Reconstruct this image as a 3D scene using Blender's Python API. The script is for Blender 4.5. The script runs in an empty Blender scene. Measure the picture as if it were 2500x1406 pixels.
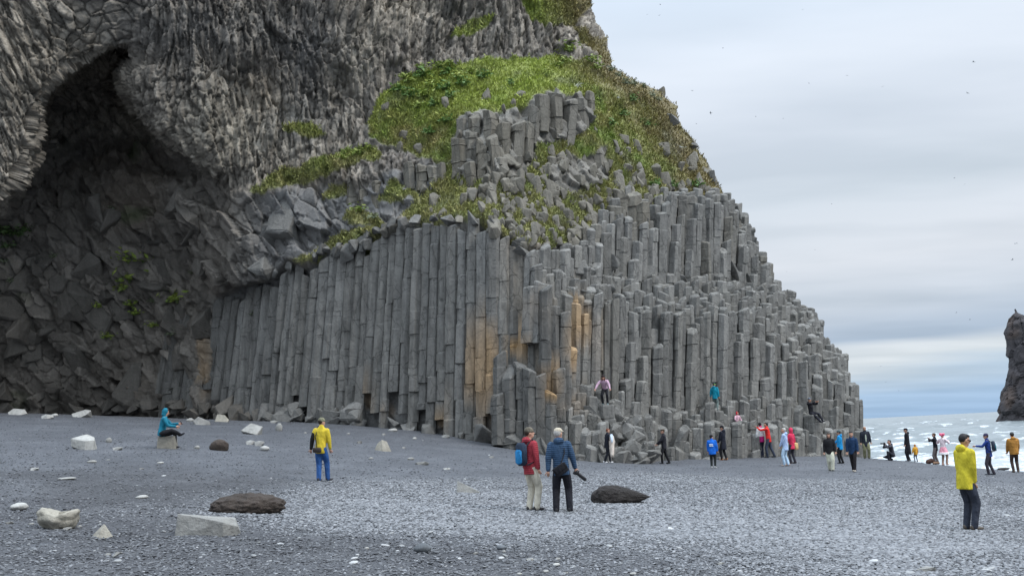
import bpy, bmesh, math, random
import numpy as np
from mathutils import Vector, Matrix, Euler

random.seed(11)
rng = np.random.default_rng(11)
SC = bpy.context.scene
COL = SC.collection
R = math.radians

# ------------------------------------------------------------------ camera
IW, IH, FPX = 2500.0, 1406.0, 2680.0          # photograph size and focal length in its pixels
CAM = np.array([0.0, 0.0, 1.66])
PITCH, ROLL = math.atan(361.0 / FPX), R(2.9)
_f = np.array([0, math.cos(PITCH), math.sin(PITCH)])
_r0 = np.array([1.0, 0, 0]); _u0 = np.array([0, -math.sin(PITCH), math.cos(PITCH)])
_u = math.cos(ROLL) * _u0 + math.sin(ROLL) * _r0
_r = math.cos(ROLL) * _r0 - math.sin(ROLL) * _u0
cam_data = bpy.data.cameras.new('camera')
cam_data.sensor_width = 36.0
cam_data.lens = 36.0 * FPX / IW
cam_data.clip_start = 0.5
cam_data.clip_end = 60000
cam = bpy.data.objects.new('camera', cam_data)
COL.objects.link(cam)
M = Matrix.Identity(4)
for i in range(3):
    M[i][0] = _r[i]; M[i][1] = _u[i]; M[i][2] = -_f[i]; M[i][3] = CAM[i]
cam.matrix_world = M
SC.camera = cam

# ------------------------------------------------------------------ sky, sun, exposure
SUN_EL, SUN_AZ = R(47), R(118)      # azimuth measured from +Y towards +X (behind the camera, to the right)
world = bpy.data.worlds.new('World'); SC.world = world
world.use_nodes = True
nt = world.node_tree; N = nt.nodes; L = nt.links
N.clear()
out = N.new('ShaderNodeOutputWorld')
sky = N.new('ShaderNodeTexSky'); sky.sky_type = 'NISHITA'; sky.sun_disc = False
sky.sun_elevation = SUN_EL; sky.sun_rotation = SUN_AZ
sky.air_density = 1.0; sky.dust_density = 2.0; sky.ozone_density = 1.5
bg_sky = N.new('ShaderNodeBackground'); bg_sky.inputs[1].default_value = 0.07
L.new(sky.outputs[0], bg_sky.inputs[0])
tc = N.new('ShaderNodeTexCoord')
sep = N.new('ShaderNodeSeparateXYZ'); L.new(tc.outputs['Generated'], sep.inputs[0])
def wmath(op, a, b=None, c=None):
    n = N.new('ShaderNodeMath'); n.operation = op
    for i, v in enumerate((a, b, c)):
        if v is None: continue
        if isinstance(v, (int, float)): n.inputs[i].default_value = v
        else: L.new(v, n.inputs[i])
    return n.outputs[0]
# cloud layer coordinates: direction projected on a high deck, so streaks crowd towards the horizon
zz = wmath('MAXIMUM', sep.outputs[2], 0.0)
den = wmath('ADD', zz, 0.10)
cx = wmath('DIVIDE', sep.outputs[0], den); cy = wmath('DIVIDE', sep.outputs[1], den)
comb = N.new('ShaderNodeCombineXYZ'); L.new(cx, comb.inputs[0]); L.new(cy, comb.inputs[1])
mp = N.new('ShaderNodeMapping'); mp.inputs['Scale'].default_value = (0.35, 0.8, 1); mp.inputs['Rotation'].default_value = (0, 0, R(-24))
mp.inputs['Location'].default_value = (2.1, 0.55, 0)
L.new(comb.outputs[0], mp.inputs[0])
nz = N.new('ShaderNodeTexNoise'); nz.inputs['Scale'].default_value = 1.0; nz.inputs['Detail'].default_value = 5; nz.inputs['Roughness'].default_value = 0.42
L.new(mp.outputs[0], nz.inputs['Vector'])
nz2 = N.new('ShaderNodeTexNoise'); nz2.inputs['Scale'].default_value = 2.6; nz2.inputs['Detail'].default_value = 4; nz2.inputs['Roughness'].default_value = 0.45
L.new(mp.outputs[0], nz2.inputs['Vector'])
# elevation of the layers, wavering with the noise and tilting gently along the coast
elev = wmath('ADD', sep.outputs[2], wmath('MULTIPLY', wmath('SUBTRACT', nz.outputs[0], 0.5), 0.035))
elev = wmath('SUBTRACT', elev, wmath('MULTIPLY', wmath('SUBTRACT', sep.outputs[0], 0.38), 0.045))
ramp = N.new('ShaderNodeValToRGB'); L.new(wmath('MULTIPLY', elev, 2.5), ramp.inputs[0])
cr = ramp.color_ramp
stops = [(0.0, (0.46, 0.66, 0.92)), (0.06, (0.52, 0.71, 0.94)), (0.10, (0.66, 0.80, 0.94)), (0.125, (0.90, 0.96, 1.0)),
         (0.150, (0.88, 0.94, 0.99)), (0.175, (0.52, 0.63, 0.77)), (0.20, (0.57, 0.67, 0.80)), (0.245, (0.74, 0.81, 0.90)),
         (0.36, (0.88, 0.92, 0.98)), (0.50, (0.75, 0.82, 0.89)), (0.64, (0.77, 0.83, 0.91)), (0.80, (0.79, 0.85, 0.93)), (1.0, (0.70, 0.79, 0.90))]
cr.elements[0].position = stops[0][0]; cr.elements[0].color = (*stops[0][1], 1)
cr.elements[1].position = stops[-1][0]; cr.elements[1].color = (*stops[-1][1], 1)
for p, c in stops[1:-1]:
    e = cr.elements.new(p); e.color = (*c, 1)
soft = N.new('ShaderNodeValToRGB'); L.new(nz2.outputs[0], soft.inputs[0])
soft.color_ramp.elements[0].position = 0.34; soft.color_ramp.elements[0].color = (0.83, 0.865, 0.90, 1)
soft.color_ramp.elements[1].position = 0.62; soft.color_ramp.elements[1].color = (1.04, 1.05, 1.07, 1)
mul = N.new('ShaderNodeMixRGB'); mul.blend_type = 'MULTIPLY'; mul.inputs[0].default_value = 0.8
L.new(ramp.outputs[0], mul.inputs[1]); L.new(soft.outputs[0], mul.inputs[2])
bg_cl = N.new('ShaderNodeBackground'); L.new(mul.outputs[0], bg_cl.inputs[0])
# an overcast deck brightens evenly from the horizon to the zenith
SKY_GAIN = 0.635
L.new(wmath('MULTIPLY', wmath('ADD', wmath('MULTIPLY', wmath('POWER', zz, 2.6), 5.2), 1.0), SKY_GAIN), bg_cl.inputs[1])
mixw = N.new('ShaderNodeMixShader'); mixw.inputs[0].default_value = 0.93
L.new(bg_sky.outputs[0], mixw.inputs[1]); L.new(bg_cl.outputs[0], mixw.inputs[2])
L.new(mixw.outputs[0], out.inputs[0])

sd = bpy.data.lights.new('sun', 'SUN'); sd.energy = 1.5; sd.angle = R(22); sd.color = (1.0, 0.965, 0.92)
sun = bpy.data.objects.new('sun', sd); COL.objects.link(sun)
_sd = Vector((math.sin(SUN_AZ) * math.cos(SUN_EL), math.cos(SUN_AZ) * math.cos(SUN_EL), math.sin(SUN_EL)))
sun.rotation_euler = _sd.to_track_quat('Z', 'Y').to_euler()

vs = SC.view_settings
vs.view_transform = 'Standard'; vs.look = 'None'; vs.exposure = 0.45; vs.gamma = 1.0; vs.use_curve_mapping = False
SC.cycles.use_denoising = True
SC.cycles.max_bounces = 6; SC.cycles.diffuse_bounces = 3; SC.cycles.glossy_bounces = 2
SC.cycles.transmission_bounces = 2; SC.cycles.volume_bounces = 0

# ------------------------------------------------------------------ helpers
def ray(px, py):
    px = np.asarray(px, float); py = np.asarray(py, float)
    return _f + ((px - IW / 2) / FPX)[..., None] * _r + ((IH / 2 - py) / FPX)[..., None] * _u
def at(px, py, Y):
    d = ray(px, py); Y = np.asarray(Y, float)
    return CAM + d * (Y / d[..., 1])[..., None]
def proj(P):
    q = np.asarray(P, float) - CAM
    w = q @ _f
    return IW / 2 + FPX * (q @ _r) / w, IH / 2 - FPX * (q @ _u) / w

def _h(ix, iy, iz, k):
    h = (ix.astype(np.uint32) * np.uint32(374761393) + iy.astype(np.uint32) * np.uint32(668265263)
         + iz.astype(np.uint32) * np.uint32(2147483647) + np.uint32((k * 974634541 + 1013904223) & 0xffffffff))
    h ^= h >> np.uint32(13); h *= np.uint32(1274126177); h ^= h >> np.uint32(16); h *= np.uint32(2246822519); h ^= h >> np.uint32(13)
    return (h & np.uint32(0xffffff)).astype(np.float32) / np.float32(16777216.0)
def vnoise(p, k=0):
    p = np.asarray(p, np.float32)
    i = np.floor(p).astype(np.int32); f = p - i; f = f * f * (3 - 2 * f)
    o = 0
    for a in (0, 1):
        wx = f[..., 0] if a else 1 - f[..., 0]
        for b in (0, 1):
            wy = f[..., 1] if b else 1 - f[..., 1]
            for c in (0, 1):
                wz = f[..., 2] if c else 1 - f[..., 2]
                o = o + wx * wy * wz * _h(i[..., 0] + a, i[..., 1] + b, i[..., 2] + c, k)
    return o
def fbm(p, k=0, n=4, g=0.5):
    p = np.asarray(p, np.float32); a, s, o = 1.0, 0.0, 0
    for j in range(n):
        o = o + a * (vnoise(p, k + 17 * j) - 0.5); s += a; a *= g; p = p * 2.03 + 7.1
    return o / s * 2          # about -1..1
def voronoi(p, k=0):
    p = np.asarray(p, np.float32)
    i = np.floor(p).astype(np.int32)
    n = p.shape[0]
    F1 = np.full(n, 9e9, np.float32); F2 = F1.copy()
    S = np.zeros((n, 3), np.float32); ID = np.zeros((n, 3), np.int32)
    for a in (-1, 0, 1):
        for b in (-1, 0, 1):
            for c in (-1, 0, 1):
                cx_, cy_, cz_ = i[:, 0] + a, i[:, 1] + b, i[:, 2] + c
                s = np.stack([cx_ + _h(cx_, cy_, cz_, k), cy_ + _h(cx_, cy_, cz_, k + 1), cz_ + _h(cx_, cy_, cz_, k + 2)], 1)
                d = ((s - p) ** 2).sum(1)
                m = d < F1
                F2 = np.where(m, F1, np.minimum(F2, d))
                F1 = np.where(m, d, F1)
                S[m] = s[m]
                ID[m, 0] = cx_[m]; ID[m, 1] = cy_[m]; ID[m, 2] = cz_[m]
    rnd = np.stack([_h(ID[:, 0], ID[:, 1], ID[:, 2], k + 5 + j) for j in range(5)], 1)
    return np.sqrt(F1), np.sqrt(F2), S, rnd
def sstep(a, b, x):
    t = np.clip((np.asarray(x, float) - a) / (b - a), 0, 1); return t * t * (3 - 2 * t)
def inpoly(px, py, poly):
    px = np.asarray(px, float); py = np.asarray(py, float)
    r = np.zeros(px.shape, bool); n = len(poly)
    for j in range(n):
        x0, y0 = poly[j]; x1, y1 = poly[(j + 1) % n]
        if y0 == y1: continue
        c = (y0 > py) != (y1 > py)
        r ^= c & (px < (x1 - x0) * (py - y0) / (y1 - y0) + x0)
    return r
def blur(a, r):
    if r < 1: return a
    a = a.astype(np.float64)
    for ax in (0, 1):
        p = np.pad(a, [(r + 1, r) if q == ax else (0, 0) for q in (0, 1)], mode='edge')
        c = np.cumsum(p, ax)
        a = (np.take(c, range(2 * r + 1, c.shape[ax]), ax) - np.take(c, range(0, c.shape[ax] - 2 * r - 1), ax)) / (2 * r + 1)
    return a

def mesh_from(name, verts, faces, mat=None, smooth=False, cols=None):
    me = bpy.data.meshes.new(name)
    verts = np.asarray(verts, np.float32).reshape(-1, 3)
    if isinstance(faces, np.ndarray):
        k = faces.shape[1]; nf = faces.shape[0]
        me.vertices.add(len(verts)); me.vertices.foreach_set('co', verts.ravel())
        me.loops.add(nf * k); me.loops.foreach_set('vertex_index', faces.astype(np.int32).ravel())
        me.polygons.add(nf)
        me.polygons.foreach_set('loop_start', np.arange(0, nf * k, k, dtype=np.int32))
        me.update(calc_edges=True); me.validate(verbose=False)
    else:
        me.from_pydata([tuple(map(float, v)) for v in verts], [], faces); me.update()
    if smooth:
        me.polygons.foreach_set('use_smooth', np.ones(len(me.polygons), bool))
    if cols is not None and len(cols) == len(me.vertices):
        a = me.attributes.new('Col', 'FLOAT_COLOR', 'POINT')
        c = np.ones((len(verts), 4), np.float32); c[:, :3] = cols
        a.data.foreach_set('color', c.ravel())
    if mat: me.materials.append(mat)
    return me
def obj(name, me, parent=None, loc=None, rot=None, scale=None):
    o = bpy.data.objects.new(name, me); COL.objects.link(o)
    if loc is not None: o.location = [float(v) for v in loc]
    if rot is not None: o.rotation_euler = rot
    if scale is not None: o.scale = scale
    if parent: o.parent = parent
    return o
def tag(o, label=None, cat=None, group=None, kind=None):
    if label: o['label'] = label
    if cat: o['category'] = cat
    if group: o['group'] = group
    if kind: o['kind'] = kind
    return o

# ------------------------------------------------------------------ materials
def new_mat(name):
    m = bpy.data.materials.new(name); m.use_nodes = True
    n = m.node_tree.nodes; l = m.node_tree.links
    b = n['Principled BSDF']
    return m, n, l, b
def node_noise(n, l, vec, scale, detail=4, rough=0.55):
    t = n.new('ShaderNodeTexNoise'); t.inputs['Scale'].default_value = scale
    t.inputs['Detail'].default_value = detail; t.inputs['Roughness'].default_value = rough
    if vec is not None: l.new(vec, t.inputs['Vector'])
    return t
def node_ramp(n, l, fac, stops):
    t = n.new('ShaderNodeValToRGB'); l.new(fac, t.inputs[0]); c = t.color_ramp
    def col(v): return (v, v, v, 1) if isinstance(v, (int, float)) else (*v, 1)
    c.elements[0].position = stops[0][0]; c.elements[0].color = col(stops[0][1])
    c.elements[1].position = stops[-1][0]; c.elements[1].color = col(stops[-1][1])
    for p, v in stops[1:-1]:
        e = c.elements.new(p); e.color = col(v)
    return t
def node_mix(n, l, kind, fac, a, b):
    t = n.new('ShaderNodeMixRGB'); t.blend_type = kind
    for i, v in ((0, fac), (1, a), (2, b)):
        if isinstance(v, (int, float)): t.inputs[i].default_value = v
        elif isinstance(v, tuple): t.inputs[i].default_value = (*v, 1)
        else: l.new(v, t.inputs[i])
    return t.outputs[0]
def node_bump(n, l, h, strength, dist, normal=None):
    t = n.new('ShaderNodeBump'); t.inputs['Strength'].default_value = strength; t.inputs['Distance'].default_value = dist
    l.new(h, t.inputs['Height'])
    if normal: l.new(normal, t.inputs['Normal'])
    return t.outputs[0]

def rock_material(name, base=None, bump=0.5, streak=False, tint=0.35):
    """weathered basalt; base None reads the piece's own colour attribute"""
    m, n, l, b = new_mat(name)
    geo = n.new('ShaderNodeNewGeometry'); pos = geo.outputs['Position']
    if base is None:
        at_ = n.new('ShaderNodeAttribute'); at_.attribute_name = 'Col'; c0 = at_.outputs['Color']
    else:
        oi = n.new('ShaderNodeObjectInfo')
        c0 = node_ramp(n, l, oi.outputs['Random'], [(0, tuple(v * 0.78 for v in base)), (0.5, base), (1, tuple(v * 1.22 for v in base))]).outputs[0]
    n1 = node_noise(n, l, pos, 1.3, 6, 0.62)
    n2 = node_noise(n, l, pos, 9.0, 5, 0.65)
    mpn = n.new('ShaderNodeMapping'); l.new(pos, mpn.inputs[0]); mpn.inputs['Scale'].default_value = (4.0, 4.0, 0.5)
    n3 = node_noise(n, l, mpn.outputs[0], 1.0, 4, 0.6)
    r1 = node_ramp(n, l, n1.outputs[0], [(0.3, 0.72), (0.5, 1.0), (0.7, 1.22)])
    r2 = node_ramp(n, l, n2.outputs[0], [(0.3, 0.78), (0.5, 1.0), (0.72, 1.2)])
    c = node_mix(n, l, 'MULTIPLY', 0.8, c0, r1.outputs[0])
    c = node_mix(n, l, 'MULTIPLY', 0.85, c, r2.outputs[0])
    r3 = node_ramp(n, l, n3.outputs[0], [(0.36, 0.62), (0.5, 1.0), (0.68, 1.14)])
    c = node_mix(n, l, 'MULTIPLY', 0.75 if streak else 0.3, c, r3.outputs[0])
    # lichen: small pale and ochre freckles
    n4 = node_noise(n, l, pos, 26.0, 3, 0.6)
    r4 = node_ramp(n, l, n4.outputs[0], [(0.64, 0.0), (0.74, 1.0)])
    c = node_mix(n, l, 'MIX', node_mix(n, l, 'MULTIPLY', 1.0, r4.outputs[0], (tint, tint, tint)), c, (0.30, 0.28, 0.22))
    if streak:
        mc_ = n.new('ShaderNodeMapping'); l.new(pos, mc_.inputs[0]); mc_.inputs['Scale'].default_value = (1.2, 1.2, 0.75)
        vadd = n.new('ShaderNodeVectorMath'); vadd.operation = 'MULTIPLY_ADD'; l.new(n1.outputs['Color'], vadd.inputs[0]); vadd.inputs[1].default_value = (0.5, 0.5, 0.5); l.new(mc_.outputs[0], vadd.inputs[2])
        vc = n.new('ShaderNodeTexVoronoi'); vc.feature = 'DISTANCE_TO_EDGE'; vc.inputs['Scale'].default_value = 1.0; l.new(vadd.outputs[0], vc.inputs['Vector'])
        rc = node_ramp(n, l, vc.outputs['Distance'], [(0.0, 0.35), (0.022, 1.0)])
        c = node_mix(n, l, 'MULTIPLY', 0.8, c, rc.outputs[0])
    l.new(c, b.inputs['Base Color'])
    b.inputs['Roughness'].default_value = 0.82
    b.inputs['Specular IOR Level'].default_value = 0.3
    nb = node_bump(n, l, n1.outputs[0], bump, 0.25)
    nb = node_bump(n, l, n2.outputs[0], bump, 0.07, nb)
    l.new(nb, b.inputs['Normal'])
    return m
def flat_material(name, col, rough=0.8, noise=0.25, scale=8.0, bump=0.2, dist=0.02, spec=0.3):
    m, n, l, b = new_mat(name)
    tcn = n.new('ShaderNodeTexCoord')
    t = node_noise(n, l, tcn.outputs['Object'], scale, 4, 0.6)
    r = node_ramp(n, l, t.outputs[0], [(0.3, 1 - noise), (0.7, 1 + noise)])
    l.new(node_mix(n, l, 'MULTIPLY', 1.0, col, r.outputs[0]), b.inputs['Base Color'])
    b.inputs['Roughness'].default_value = rough; b.inputs['Specular IOR Level'].default_value = spec
    l.new(node_bump(n, l, t.outputs[0], bump, dist), b.inputs['Normal'])
    return m
# ================================================================== beach
_gp = []
for (px, py, Y) in [(-350, 1000, 61), (0, 1011, 65), (200, 1014, 65.5), (400, 1020, 63.5), (550, 1026, 59.5), (700, 1030, 57), (850, 1036, 55.3), (1000, 1050, 53),
                    (1100, 1064, 51.3), (1200, 1085, 49.8), (1320, 1108, 49.3), (1450, 1130, 49.3), (1600, 1131, 52.5), (1750, 1117, 55.3), (1900, 1114, 58.5), (2080, 1113, 62),
                    (1340, 1248, 23.2), (785, 1174, 31), (2365, 1294, 20.4), (410, 1092, 37.5), (600, 1240, 22.5), (130, 1285, 18.5),
                    (2480, 1153, 48), (2220, 1125, 59), (2085, 1151, 48), (1917, 1137, 49), (1742, 1143, 47),
                    (0, 1406, 12.4), (1250, 1406, 13.2), (2500, 1406, 13.9)]:
    _gp.append(at(px, py, Y))
_gp += [np.array(v, float) for v in [(0, 0, 0.02), (-20, 0, 0.8), (20, 0, -0.9), (0, -40, 0.1), (-60, -40, 4), (60, -40, -5), (-60, 20, 4.5), (-70, 60, 6),
        (44, 40, -3.2), (60, 40, -6), (45, 62, -4.6), (35, 72, -4.6), (24, 84, -4.8), (60, 90, -8), (10, 120, -6), (0, 85, 1), (-30, 90, 3)]]
_gp = np.array(_gp)
def _rbf_fit(P):
    n = len(P); d = np.sqrt(((P[:, None, :2] - P[None, :, :2]) ** 2).sum(-1))
    A = np.zeros((n + 3, n + 3)); A[:n, :n] = d; A[:n, :n] -= np.eye(n) * 0.6
    A[:n, n] = 1; A[:n, n + 1:] = P[:, :2]; A[n:, :n] = A[:n, n:].T
    return np.linalg.solve(A, np.concatenate([P[:, 2], np.zeros(3)]))
_gw = _rbf_fit(_gp)
def ground_z(X, Y):
    X = np.asarray(X, float); Y = np.asarray(Y, float); sh = X.shape
    x = X.ravel(); y = Y.ravel(); z = np.zeros_like(x)
    for j in range(len(_gp)):
        z += _gw[j] * np.sqrt((x - _gp[j, 0]) ** 2 + (y - _gp[j, 1]) ** 2)
    z += _gw[-3] + _gw[-2] * x + _gw[-1] * y
    p = np.stack([x, y, x * 0], 1)
    z += 0.05 * fbm(p * 0.35, 3, 2) + 0.016 * fbm(p * 1.6, 4, 2)
    return z.reshape(sh)
_YY = np.concatenate([np.arange(6, 40, 0.12), np.arange(40, 80, 0.2)])
def on_ground(px, py):
    """the point of the beach seen at a pixel"""
    P = at(np.full_like(_YY, px), np.full_like(_YY, py), _YY)
    g = ground_z(P[:, 0], P[:, 1]) - P[:, 2]
    k = np.argmax(g > 0) if (g > 0).any() else int(np.argmax(g))
    k = max(k, 1)
    t = np.clip(-g[k - 1] / (g[k] - g[k - 1] + 1e-9), 0, 1)
    q = P[k - 1] * (1 - t) + P[k] * t
    q[2] = ground_z(q[0], q[1])
    return q

# shingle: paler, coarser pebbles washed over the dark sand
_sh_poly = [on_ground(*p)[:2] for p in [(640, 1215), (760, 1170), (1000, 1165), (1250, 1172), (1420, 1150), (1800, 1165), (2100, 1170), (2500, 1185), (2500, 1400), (1900, 1400), (1650, 1340), (1380, 1310), (1000, 1290), (760, 1270), (640, 1250)]]
def shingle(X, Y):
    p = np.stack([X, Y, X * 0], -1).astype(np.float32)
    wx = X + 1.6 * fbm(p * 0.25, 31, 3); wy = Y + 2.0 * fbm(p * 0.25 + 9, 32, 3)
    s = 0
    for dx, dy in ((0, 0), (1.1, 0), (-1.1, 0), (0, 1.6), (0, -1.2), (2, 1), (-2, 1), (-1, -1.5)):
        s = s + inpoly(wx + dx, wy + dy, _sh_poly).astype(float) / 8.0
    # coarsest towards the water and the lens
    coarse = sstep(2, 14, X) * sstep(34, 16, Y)
    s = s * (0.62 + 0.38 * coarse)
    return np.clip(s, 0, 1)
gx = np.concatenate([np.linspace(-120, -34, 20), np.arange(-33, -12, 0.25), np.arange(-12, 13, 0.11), np.arange(13, 42, 0.3), np.linspace(43, 140, 24)])
gy = np.concatenate([np.linspace(-70, 7, 14), np.arange(8, 26, 0.11), np.arange(26, 40, 0.2), np.arange(40, 86, 0.4), np.linspace(88, 150, 10)])
GX, GY = np.meshgrid(gx, gy)
GZ = ground_z(GX, GY)
_tp = np.stack([GX * 1.25, GY, GX * 0], -1).reshape(-1, 3).astype(np.float32)
_tr = vnoise(_tp * 2.7, 35); _tr2 = fbm(_tp * 0.3, 36, 2)       # trodden hollows in the softer sand
GZ -= (0.05 * np.clip((_tr - 0.55) / 0.3, 0, 1) * np.clip(0.75 + _tr2, 0, 1) * (1 - 0.75 * shingle(GX.ravel(), GY.ravel())) * sstep(45, 25, GY.ravel())).reshape(GZ.shape)
ni, nj = GX.shape
idx = np.arange(ni * nj).reshape(ni, nj)
fq = np.stack([idx[:-1, :-1], idx[:-1, 1:], idx[1:, 1:], idx[1:, :-1]], -1).reshape(-1, 4)
me = mesh_from('beach', np.stack([GX, GY, GZ], -1).reshape(-1, 3), fq, None, True)
a = me.attributes.new('shingle', 'FLOAT', 'POINT'); a.data.foreach_set('value', shingle(GX.ravel(), GY.ravel()).astype(np.float32))
_wetp = [on_ground(*p)[:2] for p in [(0, 1150), (200, 1140), (420, 1175), (640, 1165), (760, 1185), (640, 1250), (760, 1285), (1000, 1300), (1300, 1320), (1600, 1350), (1750, 1400), (-50, 1400)]]
_wp = np.stack([GX, GY, GX * 0], -1).reshape(-1, 3).astype(np.float32)
_wx = GX.ravel() + 2.0 * fbm(_wp * 0.22, 41, 3); _wy = GY.ravel() + 3.0 * fbm(_wp * 0.22 + 5, 42, 3)
_wet = 0
for dx, dy in ((0, 0), (1.2, 0), (-1.2, 0), (0, 2), (0, -2)):
    _wet = _wet + inpoly(_wx + dx, _wy + dy, _wetp) / 5.0
a = me.attributes.new('darksand', 'FLOAT', 'POINT'); a.data.foreach_set('value', np.asarray(_wet, np.float32))
m, n, l, b = new_mat('black_sand_and_shingle')
geo = n.new('ShaderNodeNewGeometry'); pos = geo.outputs['Position']
sh = n.new('ShaderNodeAttribute'); sh.attribute_name = 'shingle'
dk = n.new('ShaderNodeAttribute'); dk.attribute_name = 'darksand'
n_big = node_noise(n, l, pos, 0.55, 5, 0.6)
n_mid = node_noise(n, l, pos, 5.5, 4, 0.6)
n_fine = node_noise(n, l, pos, 38.0, 3, 0.7)
vor = n.new('ShaderNodeTexVoronoi'); vor.inputs['Scale'].default_value = 17.0; l.new(pos, vor.inputs['Vector'])
vorc = n.new('ShaderNodeTexVoronoi'); vorc.inputs['Scale'].default_value = 26.0; l.new(pos, vorc.inputs['Vector'])
sepc = n.new('ShaderNodeSeparateColor'); l.new(vor.outputs['Color'], sepc.inputs[0])
sepd = n.new('ShaderNodeSeparateColor'); l.new(vorc.outputs['Color'], sepd.inputs[0])
peb = node_ramp(n, l, sepc.outputs[0], [(0.0, (0.095, 0.099, 0.105)), (0.45, (0.168, 0.174, 0.183)), (0.8, (0.225, 0.232, 0.242)), (1.0, (0.29, 0.298, 0.305))])
san = node_ramp(n, l, sepd.outputs[0], [(0.0, (0.060, 0.063, 0.071)), (0.6, (0.080, 0.085, 0.095)), (0.96, (0.10, 0.105, 0.116)), (1.0, (0.15, 0.155, 0.16))])
sa2 = node_mix(n, l, 'MULTIPLY', dk.outputs['Fac'], san.outputs[0], (0.62, 0.60, 0.59))
mixf = n.new('ShaderNodeMath'); mixf.operation = 'MULTIPLY_ADD'
l.new(n_big.outputs[0], mixf.inputs[0]); mixf.inputs[1].default_value = 0.7; mixf.inputs[2].default_value = -0.35
addf = n.new('ShaderNodeMath'); addf.operation = 'ADD'; addf.use_clamp = True
l.new(sh.outputs['Fac'], addf.inputs[0]); l.new(mixf.outputs[0], addf.inputs[1])
c = node_mix(n, l, 'MIX', addf.outputs[0], sa2, peb.outputs[0])
rb = node_ramp(n, l, n_big.outputs[0], [(0.3, 0.82), (0.7, 1.16)])
c = node_mix(n, l, 'MULTIPLY', 1.0, c, rb.outputs[0])
rf = node_ramp(n, l, n_fine.outputs[0], [(0.3, 0.75), (0.7, 1.25)])
c = node_mix(n, l, 'MULTIPLY', 1.0, c, rf.outputs[0])
l.new(c, b.inputs['Base Color'])
b.inputs['Roughness'].default_value = 0.7; b.inputs['Specular IOR Level'].default_value = 0.4
nb = node_bump(n, l, n_mid.outputs[0], 0.55, 0.22)
nb = node_bump(n, l, vor.outputs['Distance'], -0.6, 0.05, nb)
nb = node_bump(n, l, n_fine.outputs[0], 0.5, 0.03, nb)
l.new(nb, b.inputs['Normal'])
me.materials.append(m)
beach = tag(obj('beach', me), 'black sand and grey shingle beach sloping down to the sea', kind='structure')

# pebbles lying on it, far too many to count
def scatter_pebbles(name, P, scl, rot, src, label):
    me = bpy.data.meshes.new(name)
    me.vertices.add(len(P)); me.vertices.foreach_set('co', P.astype(np.float32).ravel())
    for k, v in (('psc', scl), ('prt', rot)):
        a = me.attributes.new(k, 'FLOAT_VECTOR', 'POINT'); a.data.foreach_set('vector', v.astype(np.float32).ravel())
    me.update()
    o = obj(name, me); tag(o, label, kind='stuff')
    g = bpy.data.node_groups.new(name, 'GeometryNodeTree')
    g.interface.new_socket('Geometry', in_out='INPUT', socket_type='NodeSocketGeometry')
    g.interface.new_socket('Geometry', in_out='OUTPUT', socket_type='NodeSocketGeometry')
    gi = g.nodes.new('NodeGroupInput'); go = g.nodes.new('NodeGroupOutput')
    ip = g.nodes.new('GeometryNodeInstanceOnPoints')
    oi = g.nodes.new('GeometryNodeObjectInfo'); oi.inputs['Object'].default_value = src
    oi.inputs['As Instance'].default_value = True
    s = g.nodes.new('GeometryNodeInputNamedAttribute'); s.data_type = 'FLOAT_VECTOR'; s.inputs[0].default_value = 'psc'
    r = g.nodes.new('GeometryNodeInputNamedAttribute'); r.data_type = 'FLOAT_VECTOR'; r.inputs[0].default_value = 'prt'
    g.links.new(gi.outputs[0], ip.inputs['Points']); g.links.new(oi.outputs['Geometry'], ip.inputs['Instance'])
    g.links.new(s.outputs[0], ip.inputs['Scale']); g.links.new(r.outputs[0], ip.inputs['Rotation'])
    g.links.new(ip.outputs[0], go.inputs[0])
    md = o.modifiers.new('scatter', 'NODES'); md.node_group = g
    return o
def pebble_mesh(name, seed, stops, rough=0.7):
    bm = bmesh.new(); bmesh.ops.create_icosphere(bm, subdivisions=2, radius=1.0)
    for v in bm.verts:
        k = float(fbm(np.array([[v.co.x * 1.1 + seed, v.co.y * 1.1, v.co.z * 1.1]]), seed, 2)[0])
        v.co = v.co * (1 + 0.28 * k)
    me = bpy.data.meshes.new(name); bm.to_mesh(me); bm.free()
    me.polygons.foreach_set('use_smooth', np.ones(len(me.polygons), bool))
    m, n, l, b = new_mat(name)
    oi = n.new('ShaderNodeObjectInfo')
    r = node_ramp(n, l, oi.outputs['Random'], stops)
    l.new(r.outputs[0], b.inputs['Base Color']); b.inputs['Roughness'].default_value = rough
    me.materials.append(m)
    o = bpy.data.objects.new(name, me)
    return o
def spread(count, lo, hi, power):
    """points on the visible stretch of beach, denser towards the near shingle"""
    u = rng.random(count); Y = 1.0 / (1 / lo + u ** power * (1 / hi - 1 / lo))
    X = (rng.random(count) * 1.06 - 0.53) * Y
    return X, Y
peb_grey = pebble_mesh('shingle_pebble', 3, [(0, (0.07, 0.073, 0.078)), (0.4, (0.145, 0.15, 0.158)), (0.9, (0.21, 0.216, 0.226)), (1.0, (0.27, 0.275, 0.28))])
peb_dark = pebble_mesh('sand_pebble', 5, [(0, (0.045, 0.046, 0.05)), (0.5, (0.075, 0.078, 0.085)), (0.975, (0.11, 0.114, 0.12)), (1.0, (0.20, 0.205, 0.205))])
peb_pale = pebble_mesh('pale_pebble', 8, [(0, (0.20, 0.205, 0.20)), (0.6, (0.30, 0.305, 0.30)), (1.0, (0.44, 0.44, 0.43))])
X, Y = spread(420000, 12.0, 60, 0.75)
s = shingle(X, Y)
keep = rng.random(len(X)) < np.clip(s * 1.15, 0.03, 1)
X, Y = X[keep], Y[keep]; Z = ground_z(X, Y)
sz = 0.011 + 0.015 * rng.random(len(X)) ** 2
sz *= 0.8 + 0.9 * shingle(X, Y)
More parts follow.
